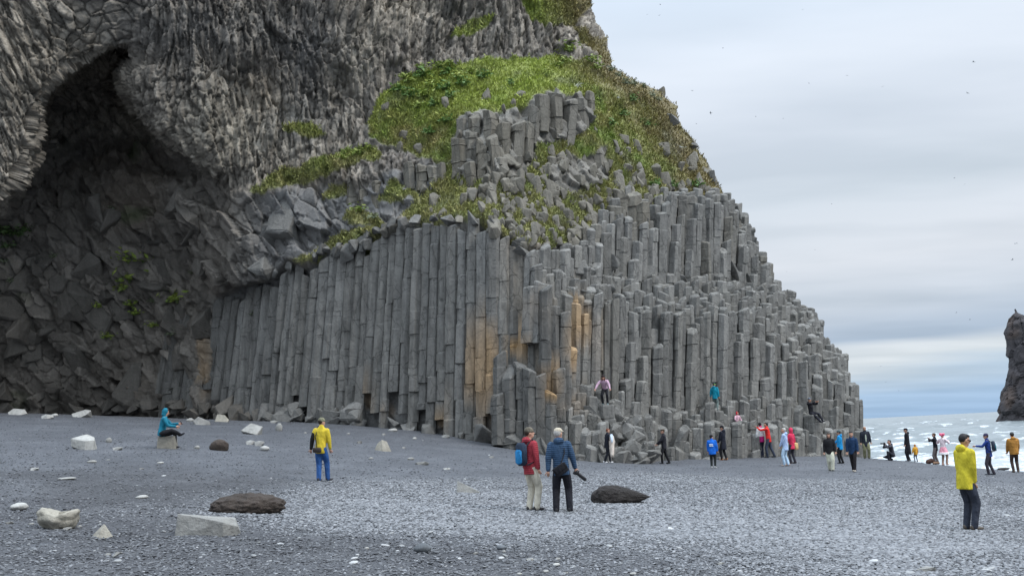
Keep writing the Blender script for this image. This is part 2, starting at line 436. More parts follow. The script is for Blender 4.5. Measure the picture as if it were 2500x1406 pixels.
scatter_pebbles('shingle_pebbles', np.stack([X, Y, Z + sz * 0.25], 1), np.stack([sz * (0.9 + 0.7 * rng.random(len(X))), sz, sz * 0.55], 1),
                np.stack([rng.normal(0, 0.2, len(X)), rng.normal(0, 0.2, len(X)), rng.random(len(X)) * 6.28], 1), peb_grey, 'grey rounded pebbles of the shingle')
X, Y = spread(60000, 12.0, 64, 0.8)
Z = ground_z(X, Y); sz = 0.009 + 0.018 * rng.random(len(X)) ** 3
scatter_pebbles('dark_pebbles', np.stack([X, Y, Z + sz * 0.2], 1), np.stack([sz * (0.9 + 0.8 * rng.random(len(X))), sz, sz * 0.6], 1),
                np.stack([rng.normal(0, 0.2, len(X)), rng.normal(0, 0.2, len(X)), rng.random(len(X)) * 6.28], 1), peb_dark, 'small dark pebbles strewn over the black sand')
X, Y = spread(260, 14, 62, 1.5)
Z = ground_z(X, Y); sz = 0.012 + 0.04 * rng.random(len(X)) ** 5
scatter_pebbles('pale_pebbles', np.stack([X, Y, Z + sz * 0.15], 1), np.stack([sz * (1.0 + 0.9 * rng.random(len(X))), sz, sz * 0.5], 1),
                np.stack([rng.normal(0, 0.15, len(X)), rng.normal(0, 0.15, len(X)), rng.random(len(X)) * 6.28], 1), peb_pale, 'small pale pebbles scattered over the beach')

# ================================================================== sea
SEA = -3.7
sr = 40 * 1.0155 ** np.arange(0, 440)
sa = np.concatenate([np.linspace(-0.25, 0.18, 40), np.linspace(0.185, 0.60, 330), np.linspace(0.61, 2.6, 60)])
AA, RR = np.meshgrid(sa, sr)
SX, SY = AA * RR, RR
p = np.stack([SX, SY, SX * 0], -1).reshape(-1, 3).astype(np.float32)
x, y = p[:, 0], p[:, 1]
wob = 9 * fbm(p * 0.012, 61, 3)
hgt = np.zeros(len(p))
for wl, amp, ang, k in ((38, .9, 8, 71), (21, .8, -10, 72), (12, .6, 18, 73), (6.5, .36, -22, 74)):
    ph = (y * math.cos(R(ang)) + x * math.sin(R(ang)) + wob * (0.6 + wl / 34) + 3 * fbm(p * (1.1 / wl), k, 2)) / wl
    cr_ = 1 - np.abs(np.sin(np.pi * ph)) * 2
    hgt += amp * cr_ * (0.35 + 0.65 * vnoise(p * (0.6 / wl), k + 9)) * sstep(9000, 250, y) ** 2
hgt += 0.10 * fbm(p * 0.6, 66, 3) * sstep(500, 80, y)
shore = sstep(190, 105, y)
streakn = fbm(np.stack([x * 0.02, y * 0.05, x * 0], 1), 81, 4)
foam = np.clip(0.14 * sstep(420, 130, y) + shore * (0.34 + 0.6 * streakn) + sstep(0.45, 1.0, hgt) * 0.5 * sstep(1400, 200, y) * (0.4 + 0.9 * (streakn + 0.4)), 0, 1)
hgt = hgt * (1 - 0.35 * shore)
SZ = SEA + hgt
ni, nj = SX.shape
idx = np.arange(ni * nj).reshape(ni, nj)
fq = np.stack([idx[:-1, :-1], idx[:-1, 1:], idx[1:, 1:], idx[1:, :-1]], -1).reshape(-1, 4)
me = mesh_from('sea', np.stack([x, y, SZ], 1), fq, None, True)
a = me.attributes.new('foam', 'FLOAT', 'POINT'); a.data.foreach_set('value', foam.astype(np.float32))
m, n, l, b = new_mat('grey_sea_water')
geo = n.new('ShaderNodeNewGeometry')
fo = n.new('ShaderNodeAttribute'); fo.attribute_name = 'foam'
mpn = n.new('ShaderNodeMapping'); l.new(geo.outputs['Position'], mpn.inputs[0]); mpn.inputs['Scale'].default_value = (0.30, 0.42, 1)
nf = node_noise(n, l, mpn.outputs[0], 1.0, 8, 0.72)
nf2 = node_noise(n, l, geo.outputs['Position'], 0.06, 4, 0.6)
ad = n.new('ShaderNodeMath'); ad.operation = 'MULTIPLY_ADD'; l.new(nf.outputs[0], ad.inputs[0]); ad.inputs[1].default_value = 1.3; l.new(fo.outputs['Fac'], ad.inputs[2])
fm = node_ramp(n, l, ad.outputs[0], [(0.86, 0.0), (1.3, 0.32), (1.8, 1.0)])
wc = node_ramp(n, l, nf2.outputs[0], [(0.3, (0.12, 0.145, 0.15)), (0.7, (0.21, 0.24, 0.245))])
l.new(node_mix(n, l, 'MIX', fm.outputs[0], wc.outputs[0], (0.66, 0.69, 0.71)), b.inputs['Base Color'])
ro = node_ramp(n, l, fm.outputs[0], [(0, 0.28), (1, 0.8)])
l.new(ro.outputs[0], b.inputs['Roughness'])
l.new(node_bump(n, l, nf.outputs[0], 0.6, 0.5), b.inputs['Normal'])
me.materials.append(m)
tag(obj('sea', me), 'choppy grey sea with white surf along the beach', kind='structure')

# ================================================================== sea stack
def sea_stack():
    D = 585.0
    prof = [(752, 2486), (770, 2478), (790, 2469), (812, 2466), (830, 2472), (860, 2473), (900, 2472), (940, 2468), (962, 2461), (985, 2453), (1004, 2451), (1012, 2455), (1030, 2449)]
    zs, xl = [], []
    for py, px in prof:
        q = at(px, py, D); zs.append(q[2]); xl.append(q[0])
    zs = np.array(zs[::-1]); xl = np.array(xl[::-1])
    zl = np.linspace(SEA - 3, zs[-1], 90)
    left = np.interp(zl, zs, xl)
    V, nseg = [], 84
    for j, z in enumerate(zl):
        t = (z - zl[0]) / (zl[-1] - zl[0])
        right = xl[0] + 44 - 26 * t ** 1.6
        cxx = (left[j] + right) / 2; rx = max((right - left[j]) / 2, 0.6)
        if t > 0.93: 
            rx *= max(0.12, 1 - ((t - 0.93) / 0.07) * 0.88); cxx = left[j] + rx
        for q in range(nseg):
            a_ = 2 * math.pi * q / nseg
            V.append((cxx + rx * math.cos(a_), D + rx * 0.8 * math.sin(a_) + 4, z))
    V = np.array(V, np.float32)
    F1, F2, S, rn = voronoi(V * np.array([0.16, 0.16, 0.10]), 91)
    dsp = (rn[:, 0] - 0.5) * 2.4 + 1.3 * fbm(V * 0.25, 92, 4) - 0.9 * np.clip(1 - (F2 - F1) / 0.15, 0, 1)
    cxy = V[:, :2].reshape(90, nseg, 2).mean(1, keepdims=True).repeat(nseg, 1).reshape(-1, 2)
    dr = V[:, :2] - cxy; dr /= np.linalg.norm(dr, axis=1, keepdims=True) + 1e-6
    V[:, :2] += dr * dsp[:, None]
    idx = np.arange(90 * nseg).reshape(90, nseg); nx = np.roll(idx, -1, 1)
    fq = np.stack([idx[:-1], nx[:-1], nx[1:], idx[1:]], -1).reshape(-1, 4)
    base = np.array([0.040, 0.036, 0.038])
    cols = base * (0.8 + 0.6 * rn[:, 1:2])
    warm = np.clip(fbm(V * 0.12, 95, 3) * 1.6, 0, 1)[:, None]
    cols = cols * (1 - warm) + np.array([0.085, 0.06, 0.048]) * warm
    faces = [tuple(map(int, f)) for f in fq] + [tuple(int(v) for v in idx[-1])]
    me = mesh_from('rock_mass', V, faces, rock_material('sea_stack_rock', None, 0.4), False, cols)
    root = obj('sea_stack', None, loc=(float(xl[0]) + 20, D + 4, SEA))
    root.empty_display_size = 5
    o = obj('rock_mass', me, root, loc=(-float(xl[0]) - 20, -D - 4, -SEA))
    tag(root, 'dark brown sea stack rising sheer from the surf', 'sea stack')
sea_stack()
# ================================================================== cliff
cliff = obj('basalt_cliff', None, loc=(0, 55, 0)); cliff.empty_display_size = 3
tag(cliff, 'grey basalt column cliff with a dark cave and grassy ledges above the beach', 'cliff')
CL = np.array([0, 55.0, 0])

OUTER = {
 -450: [(1010, 57), (500, 53), (0, 51), (-200, 50)],
 0:   [(1010, 54), (505, 53.5), (300, 53), (0, 52.5), (-200, 52)],
 100: [(1010, 54.5), (400, 54.5), (280, 54), (0, 53), (-200, 52.4)],
 200: [(1010, 57), (170, 55), (0, 53.6), (-200, 53)],
 300: [(1010, 58), (400, 57), (120, 55.6), (0, 54.2), (-200, 53.5)],
 400: [(1010, 61), (450, 58.5), (350, 56.6), (200, 55.6), (0, 54.5), (-200, 54)],
 500: [(1025, 60.8), (720, 61.3), (695, 60), (500, 59), (440, 58), (410, 57), (300, 56), (100, 55.5), (0, 55), (-200, 54.5)],
 600: [(1028, 58.7), (705, 59.2), (690, 58.2), (560, 57.6), (450, 58), (330, 57.6), (100, 56.5), (0, 56), (-200, 55.5)],
 700: [(1030, 57), (640, 57.6), (600, 57.8), (480, 57.6), (445, 58.4), (300, 58.3), (100, 57.3), (0, 56.8), (-200, 56)],
 850: [(1036, 55.3), (620, 56), (590, 56.7), (500, 57.4), (400, 58.1), (340, 58.9), (250, 59.3), (100, 58.8), (0, 58.2), (-200, 57.5)],
 1000: [(1050, 53), (900, 53), (540, 54), (520, 55), (470, 56), (390, 57), (370, 57.8), (200, 60), (185, 60.3), (0, 60.8), (-200, 61)],
 1200: [(1085, 49.9), (1000, 50), (560, 51), (535, 52), (480, 53.5), (440, 54.3), (400, 54.8), (290, 55.6), (270, 56.8), (200, 60), (150, 62), (138, 62.2), (0, 62.8), (-200, 63)],
 1320: [(1110, 49.6), (1000, 49.8), (700, 50.4), (690, 51), (610, 51.4), (590, 52), (500, 54.2), (400, 55.8), (345, 56.2), (235, 56.8), (222, 58.5), (160, 61.5), (140, 62.4), (0, 63.5), (-200, 64)],
 1450: [(1128, 49.4), (1060, 50.0), (1010, 50.8), (985, 51.8), (925, 52.6), (720, 52.75), (708, 53.9), (640, 54.6), (630, 54.7), (565, 54.9), (520, 56.2), (400, 58), (300, 58.8), (220, 60), (150, 63.5), (130, 64.5), (60, 65), (0, 65.5), (-200, 66)],
 1600: [(1131, 53.6), (1095, 53.7), (1088, 54.2), (1015, 54.3), (1005, 54.8), (765, 55.0), (745, 56.2), (690, 57.4), (680, 57.5), (505, 57.8), (480, 59.3), (440, 60.6), (300, 64.0), (240, 66), (180, 68), (0, 68)],
 1750: [(1117, 54.9), (1047, 55.0), (1037, 56.2), (1005, 56.3), (992, 57.3), (770, 57.5), (745, 58.7), (680, 61.2), (670, 61.3), (500, 61.6), (450, 64), (400, 67), (300, 68)],
 1850: [(1115, 57), (1045, 57.1), (1036, 58.4), (980, 58.5), (968, 59.6), (800, 59.8), (765, 61), (690, 63.6), (680, 63.8), (610, 64.1), (590, 65.5), (540, 67)],
 1950: [(1113, 59), (1067, 59.1), (1058, 60.2), (1010, 60.3), (998, 61.2), (890, 61.4), (862, 62.4), (790, 65), (740, 67)],
 2050: [(1112, 61), (1055, 61.5), (1045, 62.4), (950, 63.4), (880, 66), (850, 68)],
 2090: [(1111, 62.2), (1022, 62.8), (940, 65), (920, 67)],
 2140: [(1110, 63.5), (1085, 64), (1070, 66)],
}
INNER = {
 -450: [(1010, 60), (560, 59), (500, 60)],
 0:   [(1010, 64.5), (900, 63.5), (700, 62), (560, 61.5), (480, 62.5), (300, 64)],
 100: [(1010, 65), (900, 64), (700, 62.5), (500, 62.5), (420, 63.5), (280, 65), (200, 64)],
 200: [(1014, 65.5), (850, 64), (600, 62.5), (500, 62.5), (420, 63.5), (330, 65.5), (200, 65.5), (100, 62)],
 300: [(1018, 65.5), (850, 64), (620, 62.6), (500, 62.2), (430, 62.8), (350, 65), (250, 66), (100, 61)],
 400: [(1022, 63.5), (860, 63), (700, 62.2), (600, 62.5), (500, 61.6), (440, 61.6), (380, 64), (330, 65)],
 500: [(1025, 61), (720, 61.3), (640, 61.8), (520, 60.4), (450, 60), (400, 63)],
 600: [(1028, 59.5), (400, 60)],
}
CAVE = [(-460, 575), (-5, 525), (35, 475), (72, 425), (98, 370), (104, 290), (122, 225), (168, 187), (215, 172), (262, 142), (318, 120), (324, 138), (290, 185), (296, 215),
        (330, 272), (365, 312), (420, 357), (482, 398), (500, 430), (452, 455), (418, 490), (440, 555), (485, 640), (520, 690), (525, 715), (498, 760), (482, 850), (478, 1060), (-460, 1060)]
SIL = np.array([(-200, 1415), (0, 1440), (60, 1452), (100, 1474), (150, 1487), (165, 1490), (178, 1505), (230, 1598), (268, 1646), (300, 1655), (330, 1680), (345, 1695), (370, 1700), (400, 1728), (440, 1748), (480, 1768),
                (510, 1800), (560, 1822), (585, 1838), (620, 1845), (642, 1878), (690, 1888), (705, 1900), (735, 1935), (770, 1985), (800, 2003), (850, 2020), (870, 2054), (930, 2060), (938, 2083), (1020, 2088), (1080, 2100), (1200, 2104)], float)
def _table(T, px, py):
    ks = sorted(T)
    prof = np.stack([np.interp(py[:, 0] if py.ndim == 2 else py, [a_ for a_, _ in T[k][::-1]], [b_ for _, b_ in T[k][::-1]]) for k in ks], 1)
    return ks, prof
def depth_lookup(T, px, py):
    """bilinear between profiles; px, py of any equal shape"""
    ks = np.array(sorted(T), float); sh = px.shape
    px = px.ravel(); py = py.ravel()
    P = np.stack([np.interp(py, [a_ for a_, _ in T[k][::-1]], [b_ for _, b_ in T[k][::-1]]) for k in sorted(T)], 0)
    j = np.clip(np.searchsorted(ks, px) - 1, 0, len(ks) - 2)
    t = np.clip((px - ks[j]) / (ks[j + 1] - ks[j]), 0, 1)
    i = np.arange(len(px))
    return (P[j, i] * (1 - t) + P[j + 1, i] * t).reshape(sh)
def sil_x(py, amp=1.0):
    py = np.asarray(py, float)
    q = np.stack([py * 0.05, py * 0, py * 0], -1)
    return np.interp(py, SIL[:, 0], SIL[:, 1]) + amp * (4.5 * fbm(q, 5, 3)) * np.where(py < 500, 1.5, 0.6)

STEP = 2.4
PX, PY = np.meshgrid(np.arange(-450, 2130, STEP), np.arange(-190, 1150, STEP))
sh = PX.shape
q2 = np.stack([PX * 0.012, PY * 0.012, PX * 0], -1)
wpx = PX + 16 * fbm(q2, 21, 3) + 5 * fbm(q2 * 4, 22, 2)
wpy = PY + 14 * fbm(q2 + 5, 23, 3) + 5 * fbm(q2 * 4 + 5, 24, 2)
Yo = blur(depth_lookup(OUTER, wpx, wpy), 2)
Yi = blur(depth_lookup(INNER, PX, wpy), 5)
cave = inpoly(PX + 7 * fbm(q2 * 3, 25, 3), PY + 9 * fbm(np.stack([PX * 0.07, PY * 0.012, PX * 0], -1), 26, 3), CAVE).astype(float)
soft = np.clip(blur(blur(cave, 9), 9), 0, 1)            # the roof of the hollow curves in before it breaks off
arch = np.where(cave > 0.5, 0.55 + 0.45 * np.clip(2 * soft - 1, 0, 1), 0.60 * soft ** 1.2)
Y0 = Yo * (1 - arch) + Yi * arch
SXX = sil_x(PY)
k = PX - SXX                                   # >0: past the skyline, the surface turns away behind it
ppx = np.where(k > 0, SXX - 0.35 * k, PX)
tt = np.clip((40 + k) / 40, 0, 1)
Y0 = Y0 + 3.0 * tt ** 3 + np.where(k > 0, k * 0.35, 0)
P = at(ppx, PY, Y0)
Ps = np.stack([blur(P[..., c], 6) for c in range(3)], -1)
du = np.gradient(Ps, axis=1); dv = np.gradient(Ps, axis=0)
Nn = np.cross(du, dv); Nn /= np.linalg.norm(Nn, axis=-1, keepdims=True) + 1e-9
Nn[Nn[..., 1] > 0] *= -1
Nn = Nn * 0.6 + np.array([0, -0.4, 0.05]); Nn /= np.linalg.norm(Nn, axis=-1, keepdims=True)

# --- zones of the face
Z_COL = [(505, 1060), (515, 730), (600, 700), (640, 690), (700, 640), (740, 650), (790, 615), (850, 620), (930, 560), (1000, 540), (1100, 535), (1180, 535), (1230, 580), (1300, 612), (1330, 605), (1400, 605), (1440, 565),
         (1490, 505), (1530, 478), (1600, 503), (1640, 468), (1700, 482), (1770, 482), (1810, 505), (2130, 1000), (2130, 1150), (505, 1150)]
Z_BLOCK = [(-460, 1150), (-460, 560), (0, 520), (110, 380), (180, 330), (330, 330), (460, 400), (500, 435), (560, 470), (640, 470), (700, 455), (800, 450), (870, 470), (930, 430), (1040, 395), (1100, 400), (1090, 460), (1020, 480), (990, 530), (880, 600), (740, 640), (700, 640), (640, 690), (515, 730), (505, 1150)]
Z_SLOPE = [(890, 330), (920, 240), (960, 195), (1080, 160), (1200, 148), (1380, 136), (1490, 165), (1700, 330), (1800, 500), (1640, 480), (1520, 480), (1400, 610), (1230, 580), (1180, 535), (990, 540), (1040, 470), (1090, 400), (960, 360)]
GRASS = [
 [(940, 218), (1000, 180), (1080, 158), (1200, 150), (1300, 145), (1380, 136), (1480, 165), (1560, 205), (1650, 262), (1700, 340), (1745, 430), (1775, 485), (1700, 482), (1640, 462), (1600, 500), (1520, 472), (1500, 480), (1480, 510), (1440, 560), (1400, 604), (1330, 604), (1260, 604), (1230, 565), (1190, 538), (1120, 530), (1050, 545), (985, 532), (1020, 470), (1062, 430), (1090, 400), (1050, 392), (1000, 380), (960, 352), (900, 330), (905, 290)],
 [(615, 470), (680, 425), (740, 402), (800, 385), (870, 360), (930, 362), (928, 388), (860, 412), (780, 440), (700, 452), (640, 472)],
 [(725, 640), (755, 612), (800, 578), (870, 558), (930, 543), (965, 570), (905, 602), (840, 612), (790, 612), (762, 640)],
 [(838, 522), (880, 498), (925, 518), (935, 548), (870, 548)], [(928, 482), (960, 448), (1045, 452), (1025, 482), (960, 498)],
 [(1265, -60), (1420, -60), (1445, 20), (1405, 62), (1350, 62), (1290, 42)], [(1105, 78), (1160, 44), (1205, 38), (1192, 72), (1130, 84)], [(1395, 60), (1475, 95), (1495, 170), (1440, 128)],
 [(780, 470), (850, 455), (860, 475), (800, 482)], [(690, 300), (760, 310), (800, 340), (740, 340)]]
ROCKY = [[(1105, 292), (1180, 270), (1250, 275), (1305, 262), (1305, 400), (1255, 440), (1150, 440), (1100, 400)], [(1285, 232), (1440, 222), (1452, 300), (1400, 352), (1300, 342)],
         [(990, 385), (1090, 395), (1080, 430), (1020, 470), (985, 470)], [(1345, 400), (1480, 360), (1480, 440), (1400, 470), (1340, 450)]]
nzp = np.stack([PX * 0.02, PY * 0.02, PX * 0], -1)
jx = PX + 20 * fbm(nzp * 1.3, 51, 4); jy = PY + 17 * fbm(nzp * 1.3 + 3, 52, 4)
m_col = blur(inpoly(PX, PY, Z_COL), 3)
m_blk = blur(inpoly(jx, jy, Z_BLOCK), 5)
m_slp = blur(inpoly(jx, jy, Z_SLOPE), 5)
m_gr = np.zeros(sh)
for g_ in GRASS: m_gr = np.maximum(m_gr, inpoly(jx, jy, g_))
m_rk = np.zeros(sh)
for g_ in ROCKY: m_rk = np.maximum(m_rk, inpoly(jx, jy, g_))
m_gr = blur(m_gr * (1 - m_rk), 1)

pf = P.reshape(-1, 3).astype(np.float32)
# angular broken blocks
w = pf + 0.12 * np.stack([fbm(pf * 0.9, 101, 2), fbm(pf * 0.9, 102, 2), fbm(pf * 0.9, 103, 2)], 1)
th = R(-34); wr = np.stack([w[:, 0] * math.cos(th) - w[:, 2] * math.sin(th), w[:, 1], w[:, 0] * math.sin(th) + w[:, 2] * math.cos(th)], 1).astype(np.float32)
cz1 = np.array([0.75, 1.3, 1.8], np.float32)
F1, F2, S, rb = voronoi(wr / cz1, 110)
g_ = (rb[:, 1:4] - 0.5) * np.array([2.2, 1.0, 1.6])
db = 0.46 * ((rb[:, 0] - 0.5) * 1.5 + (g_ * (wr / cz1 - S)).sum(1)) - 0.14 * np.clip(1 - (F2 - F1) / 0.05, 0, 1)
cz2 = np.array([0.42, 0.6, 0.8], np.float32)
F1b, F2b, Sb, rb2 = voronoi(wr / cz2 + 0.35 * fbm(pf * 2, 104, 2)[:, None], 120)
g2 = (rb2[:, 1:4] - 0.5) * np.array([2.0, 1.0, 1.8])
db += 0.17 * ((rb2[:, 0] - 0.5) * 1.2 + (g2 * (wr / cz2 - Sb)).sum(1)) - 0.05 * np.clip(1 - (F2b - F1b) / 0.08, 0, 1)
# thin, bent, splintered columns high on the face
tilt = 0.55 * sstep(420, 60, PX.ravel()) - 0.15 * sstep(700, 1000, PX.ravel())
wx = pf[:, 0] + 0.85 * fbm(pf * 0.16, 131, 2) + tilt * (pf[:, 2] - 14) * 0.55
wv = np.stack([wx, pf[:, 1] + 0.4 * fbm(pf * 0.5, 133, 2), pf[:, 2] + 1.2 * fbm(pf * 0.22, 132, 2)], 1).astype(np.float32)
sc0 = np.array([1.15, 1.3, 2.6], np.float32)
O1, O2, OS, orr = voronoi(wv / sc0 + 1.7, 136)
go_ = (orr[:, 1:4] - 0.5) * np.array([2.0, 0.6, 1.6])
dd = 0.50 * ((orr[:, 0] - 0.5) * 1.2 + (go_ * (wv / sc0 + 1.7 - OS)).sum(1)) - 0.12 * np.clip(1 - (O2 - O1) / 0.10, 0, 1)
hack = sstep(-0.75, 0.15, fbm(pf * 0.20, 137, 3))          # some stretches splinter finely, others break in broad faces
sc1 = np.array([0.25, 0.42, 1.2], np.float32)
A1, A2, AS, ar = voronoi(wv / sc1, 140)
gg = (ar[:, 1:4] - 0.5) * np.array([1.9, 0.5, 1.5])
dd += (0.14 + 0.12 * hack) * ((ar[:, 0] - 0.5) * 1.9 + 0.55 * (gg * (wv / sc1 - AS)).sum(1)) - 0.20 * np.clip(1 - (A2 - A1) / 0.11, 0, 1)
sc2 = np.array([0.13, 0.25, 0.5], np.float32)
B1, B2, BS, br = voronoi(wv / sc2 + 3.3, 150)
gh = (br[:, 1:4] - 0.5) * np.array([1.6, 0.5, 1.4])
dd += (0.06 + 0.10 * hack) * ((br[:, 0] - 0.5) * 1.6 + 0.7 * (gh * (wv / sc2 + 3.3 - BS)).sum(1)) - 0.05 * hack * np.clip(1 - (B2 - B1) / 0.2, 0, 1)
big = fbm(pf * np.array([0.22, 0.22, 0.12]), 160, 4) * 0.9 + fbm(np.stack([wx * 0.9, pf[:, 1] * 0.3, pf[:, 2] * 0.13], 1), 161, 3) * 0.55
lv = fbm(np.stack([pf[:, 0] * 0.10, pf[:, 1] * 0.1, pf[:, 2] * 0.38], 1), 163, 4)
dd = 0.72 * dd + 0.7 * big + 0.5 * np.abs(lv) ** 0.8 * np.sign(lv)
ds = 0.22 * fbm(pf * 0.8, 170, 4) + db * (0.75 - 0.65 * m_gr.ravel()) + 0.10 * fbm(pf * 3.0, 171, 2)
wb, ws = m_blk.ravel(), m_slp.ravel(); wd = np.clip(1 - wb - ws, 0, 1)
tot = wb + ws + wd + 1e-6
disp = (db * wb + ds * ws + dd * wd) / tot
mc = m_col.ravel()
disp = disp * (1 - mc) + (-0.75 + 0.25 * db) * mc
edge = np.clip((k.ravel() + 10) / 10, 0, 1)
rim = np.clip(blur(cave, 5) * 4 * (1 - blur(cave, 5)), 0, 1).ravel()
disp *= (1 - 0.6 * edge) * (1 - 0.4 * rim)
V = pf + Nn.reshape(-1, 3) * disp[:, None]

# --- colours of the rock itself
def mixc(a_, b_, t): return a_ * (1 - t[:, None]) + np.asarray(b_) * t[:, None]
def stain_mask(px, py):
    s = np.zeros(px.shape)
    for (x0, y0, rx, ry, a_) in [(1182, 905, 28, 120, 1.0), (1165, 900, 30, 90, 0.9), (1412, 790, 30, 72, 0.75), (1462, 830, 38, 90, 0.34), (1392, 850, 14, 80, 0.6), (885, 972, 22, 20, 0.5), (930, 1000, 18, 20, 0.35), (498, 880, 12, 75, 0.6), (1075, 1020, 28, 22, 0.6),
                                 (1255, 640, 40, 90, 0.25), (1300, 760, 60, 60, 0.3), (1340, 940, 30, 40, 0.6), (1255, 845, 40, 16, 0.8), (1400, 985, 50, 30, 0.35)]:
        s = np.maximum(s, a_ * np.exp(-(((px - x0) / rx) ** 2 + ((py - y0) / ry) ** 2) ** 2 * 0.8))
    return s
OCHRE = np.array([0.36, 0.222, 0.095])
bx, by = PX.ravel(), PY.ravel()
tone = ar[:, 4]; n_l = fbm(pf * 0.18, 181, 4); n_m = fbm(pf * 0.7, 182, 3)
cD = mixc(np.array([[0.215, 0.190, 0.156]]) * (0.48 + 1.05 * tone[:, None]), (0.30, 0.26, 0.20), np.clip(n_l * 1.3 + 0.08, 0, 0.7))
cD = mixc(cD, (0.12, 0.108, 0.097), np.clip(-n_l * 1.2 + 0.1 * n_m, 0, 0.7))
cD *= (0.68 + 0.64 * br[:, 4:5]) * (0.72 + 0.28 * sstep(0.02, 0.2, A2 - A1))[:, None]
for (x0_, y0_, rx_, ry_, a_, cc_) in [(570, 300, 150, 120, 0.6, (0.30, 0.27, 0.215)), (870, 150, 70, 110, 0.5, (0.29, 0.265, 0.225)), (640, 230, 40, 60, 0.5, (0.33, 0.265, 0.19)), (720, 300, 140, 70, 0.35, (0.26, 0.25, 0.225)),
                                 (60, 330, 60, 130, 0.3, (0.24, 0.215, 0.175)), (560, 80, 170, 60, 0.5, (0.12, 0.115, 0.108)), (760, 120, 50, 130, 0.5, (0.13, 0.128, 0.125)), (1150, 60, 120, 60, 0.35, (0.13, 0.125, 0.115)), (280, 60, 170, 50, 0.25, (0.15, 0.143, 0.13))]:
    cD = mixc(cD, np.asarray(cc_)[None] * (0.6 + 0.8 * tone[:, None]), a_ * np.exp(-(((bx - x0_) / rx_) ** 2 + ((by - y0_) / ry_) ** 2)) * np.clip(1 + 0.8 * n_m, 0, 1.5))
cB = np.array([[0.145, 0.130, 0.111]]) * (0.65 + 0.7 * rb[:, 4:5]) * (0.8 + 0.4 * rb2[:, 4:5])
cB = mixc(cB, (0.165, 0.135, 0.105), np.clip(n_l * 1.5, 0, 0.6))
pale = sstep(540, 700, bx) * wb; cB = mixc(cB, (0.16, 0.16, 0.158), pale * 0.75)
cS = np.array([[0.17, 0.16, 0.14]]) * (0.7 + 0.6 * rb2[:, 4:5])
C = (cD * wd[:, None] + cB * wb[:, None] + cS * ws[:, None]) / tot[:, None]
cC = np.array([[0.12, 0.118, 0.112]]) * (0.7 + 0.5 * rb2[:, 4:5])
C = mixc(C, 0, mc) + cC * mc[:, None]
C = mixc(C, OCHRE, np.clip(stain_mask(bx, by) * (0.6 + 0.6 * n_m), 0, 1) * 0.8)
gn = fbm(pf * 0.5, 191, 4); gn2 = fbm(pf * 2.2, 192, 3)
gm = np.clip(m_gr.ravel() * 1.3 + 0.95 * gn - 0.10 - 0.10 * sstep(1100, 1500, bx) + 0.35 * gn2, 0, 1) * (m_gr.ravel() > 0.05)
cG = mixc(np.array([[0.19, 0.205, 0.068]]) * np.ones((len(pf), 1)), (0.26, 0.232, 0.115), np.clip(gn2 * 1.3 + 0.25, 0, 1))
cG = mixc(cG, (0.15, 0.22, 0.05), np.clip(fbm(pf * 0.9, 193, 3) * 1.5, 0, 0.8))
cG = mixc(cG, (0.25, 0.30, 0.07), sstep(350, 220, by) * sstep(1550, 1300, bx) * 0.75)
cG = mixc(cG, (0.23, 0.225, 0.11), sstep(300, 500, by) * 0.6)
brown = np.clip((bx - (SXX.ravel() - 150)) / 110, 0, 1) * (by < 500)
cG = mixc(cG, (0.17, 0.135, 0.075), brown * 0.85)
C = mixc(C, 0, gm) + cG * gm[:, None]
moss = np.clip(fbm(pf * 0.45, 195, 4) * 2.2 - 0.75, 0, 0.7) * wb * (bx < 520)
C = mixc(C, (0.055, 0.075, 0.03), moss)

ni, nj = sh
idx = np.arange(ni * nj).reshape(ni, nj)
fq = np.stack([idx[:-1, :-1], idx[:-1, 1:], idx[1:, 1:], idx[1:, :-1]], -1).reshape(-1, 4)
kf = k.ravel()
zmin_g = ground_z(V[:, 0], V[:, 1]) - 0.5
ok = (kf < 42) & (V[:, 2] > zmin_g - 0.4)
fq = fq[ok[fq].all(1)][:, ::-1]
MAT_FACE = rock_material('weathered_basalt_face', None, 0.55)
used = np.unique(fq); remap = np.full(len(V), -1); remap[used] = np.arange(len(used))
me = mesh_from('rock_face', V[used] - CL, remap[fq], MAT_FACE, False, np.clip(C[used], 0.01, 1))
o = obj('rock_face', me, cliff); o['kind'] = 'stuff'

# smoothed surface again, for placing things on it
def surf(px, py, push=0.0):
    j = int(np.clip(round((px + 450) / STEP), 0, nj - 1)); i = int(np.clip(round((py + 190) / STEP), 0, ni - 1))
    return V.reshape(ni, nj, 3)[i, j] + Nn[i, j] * push, Nn[i, j]

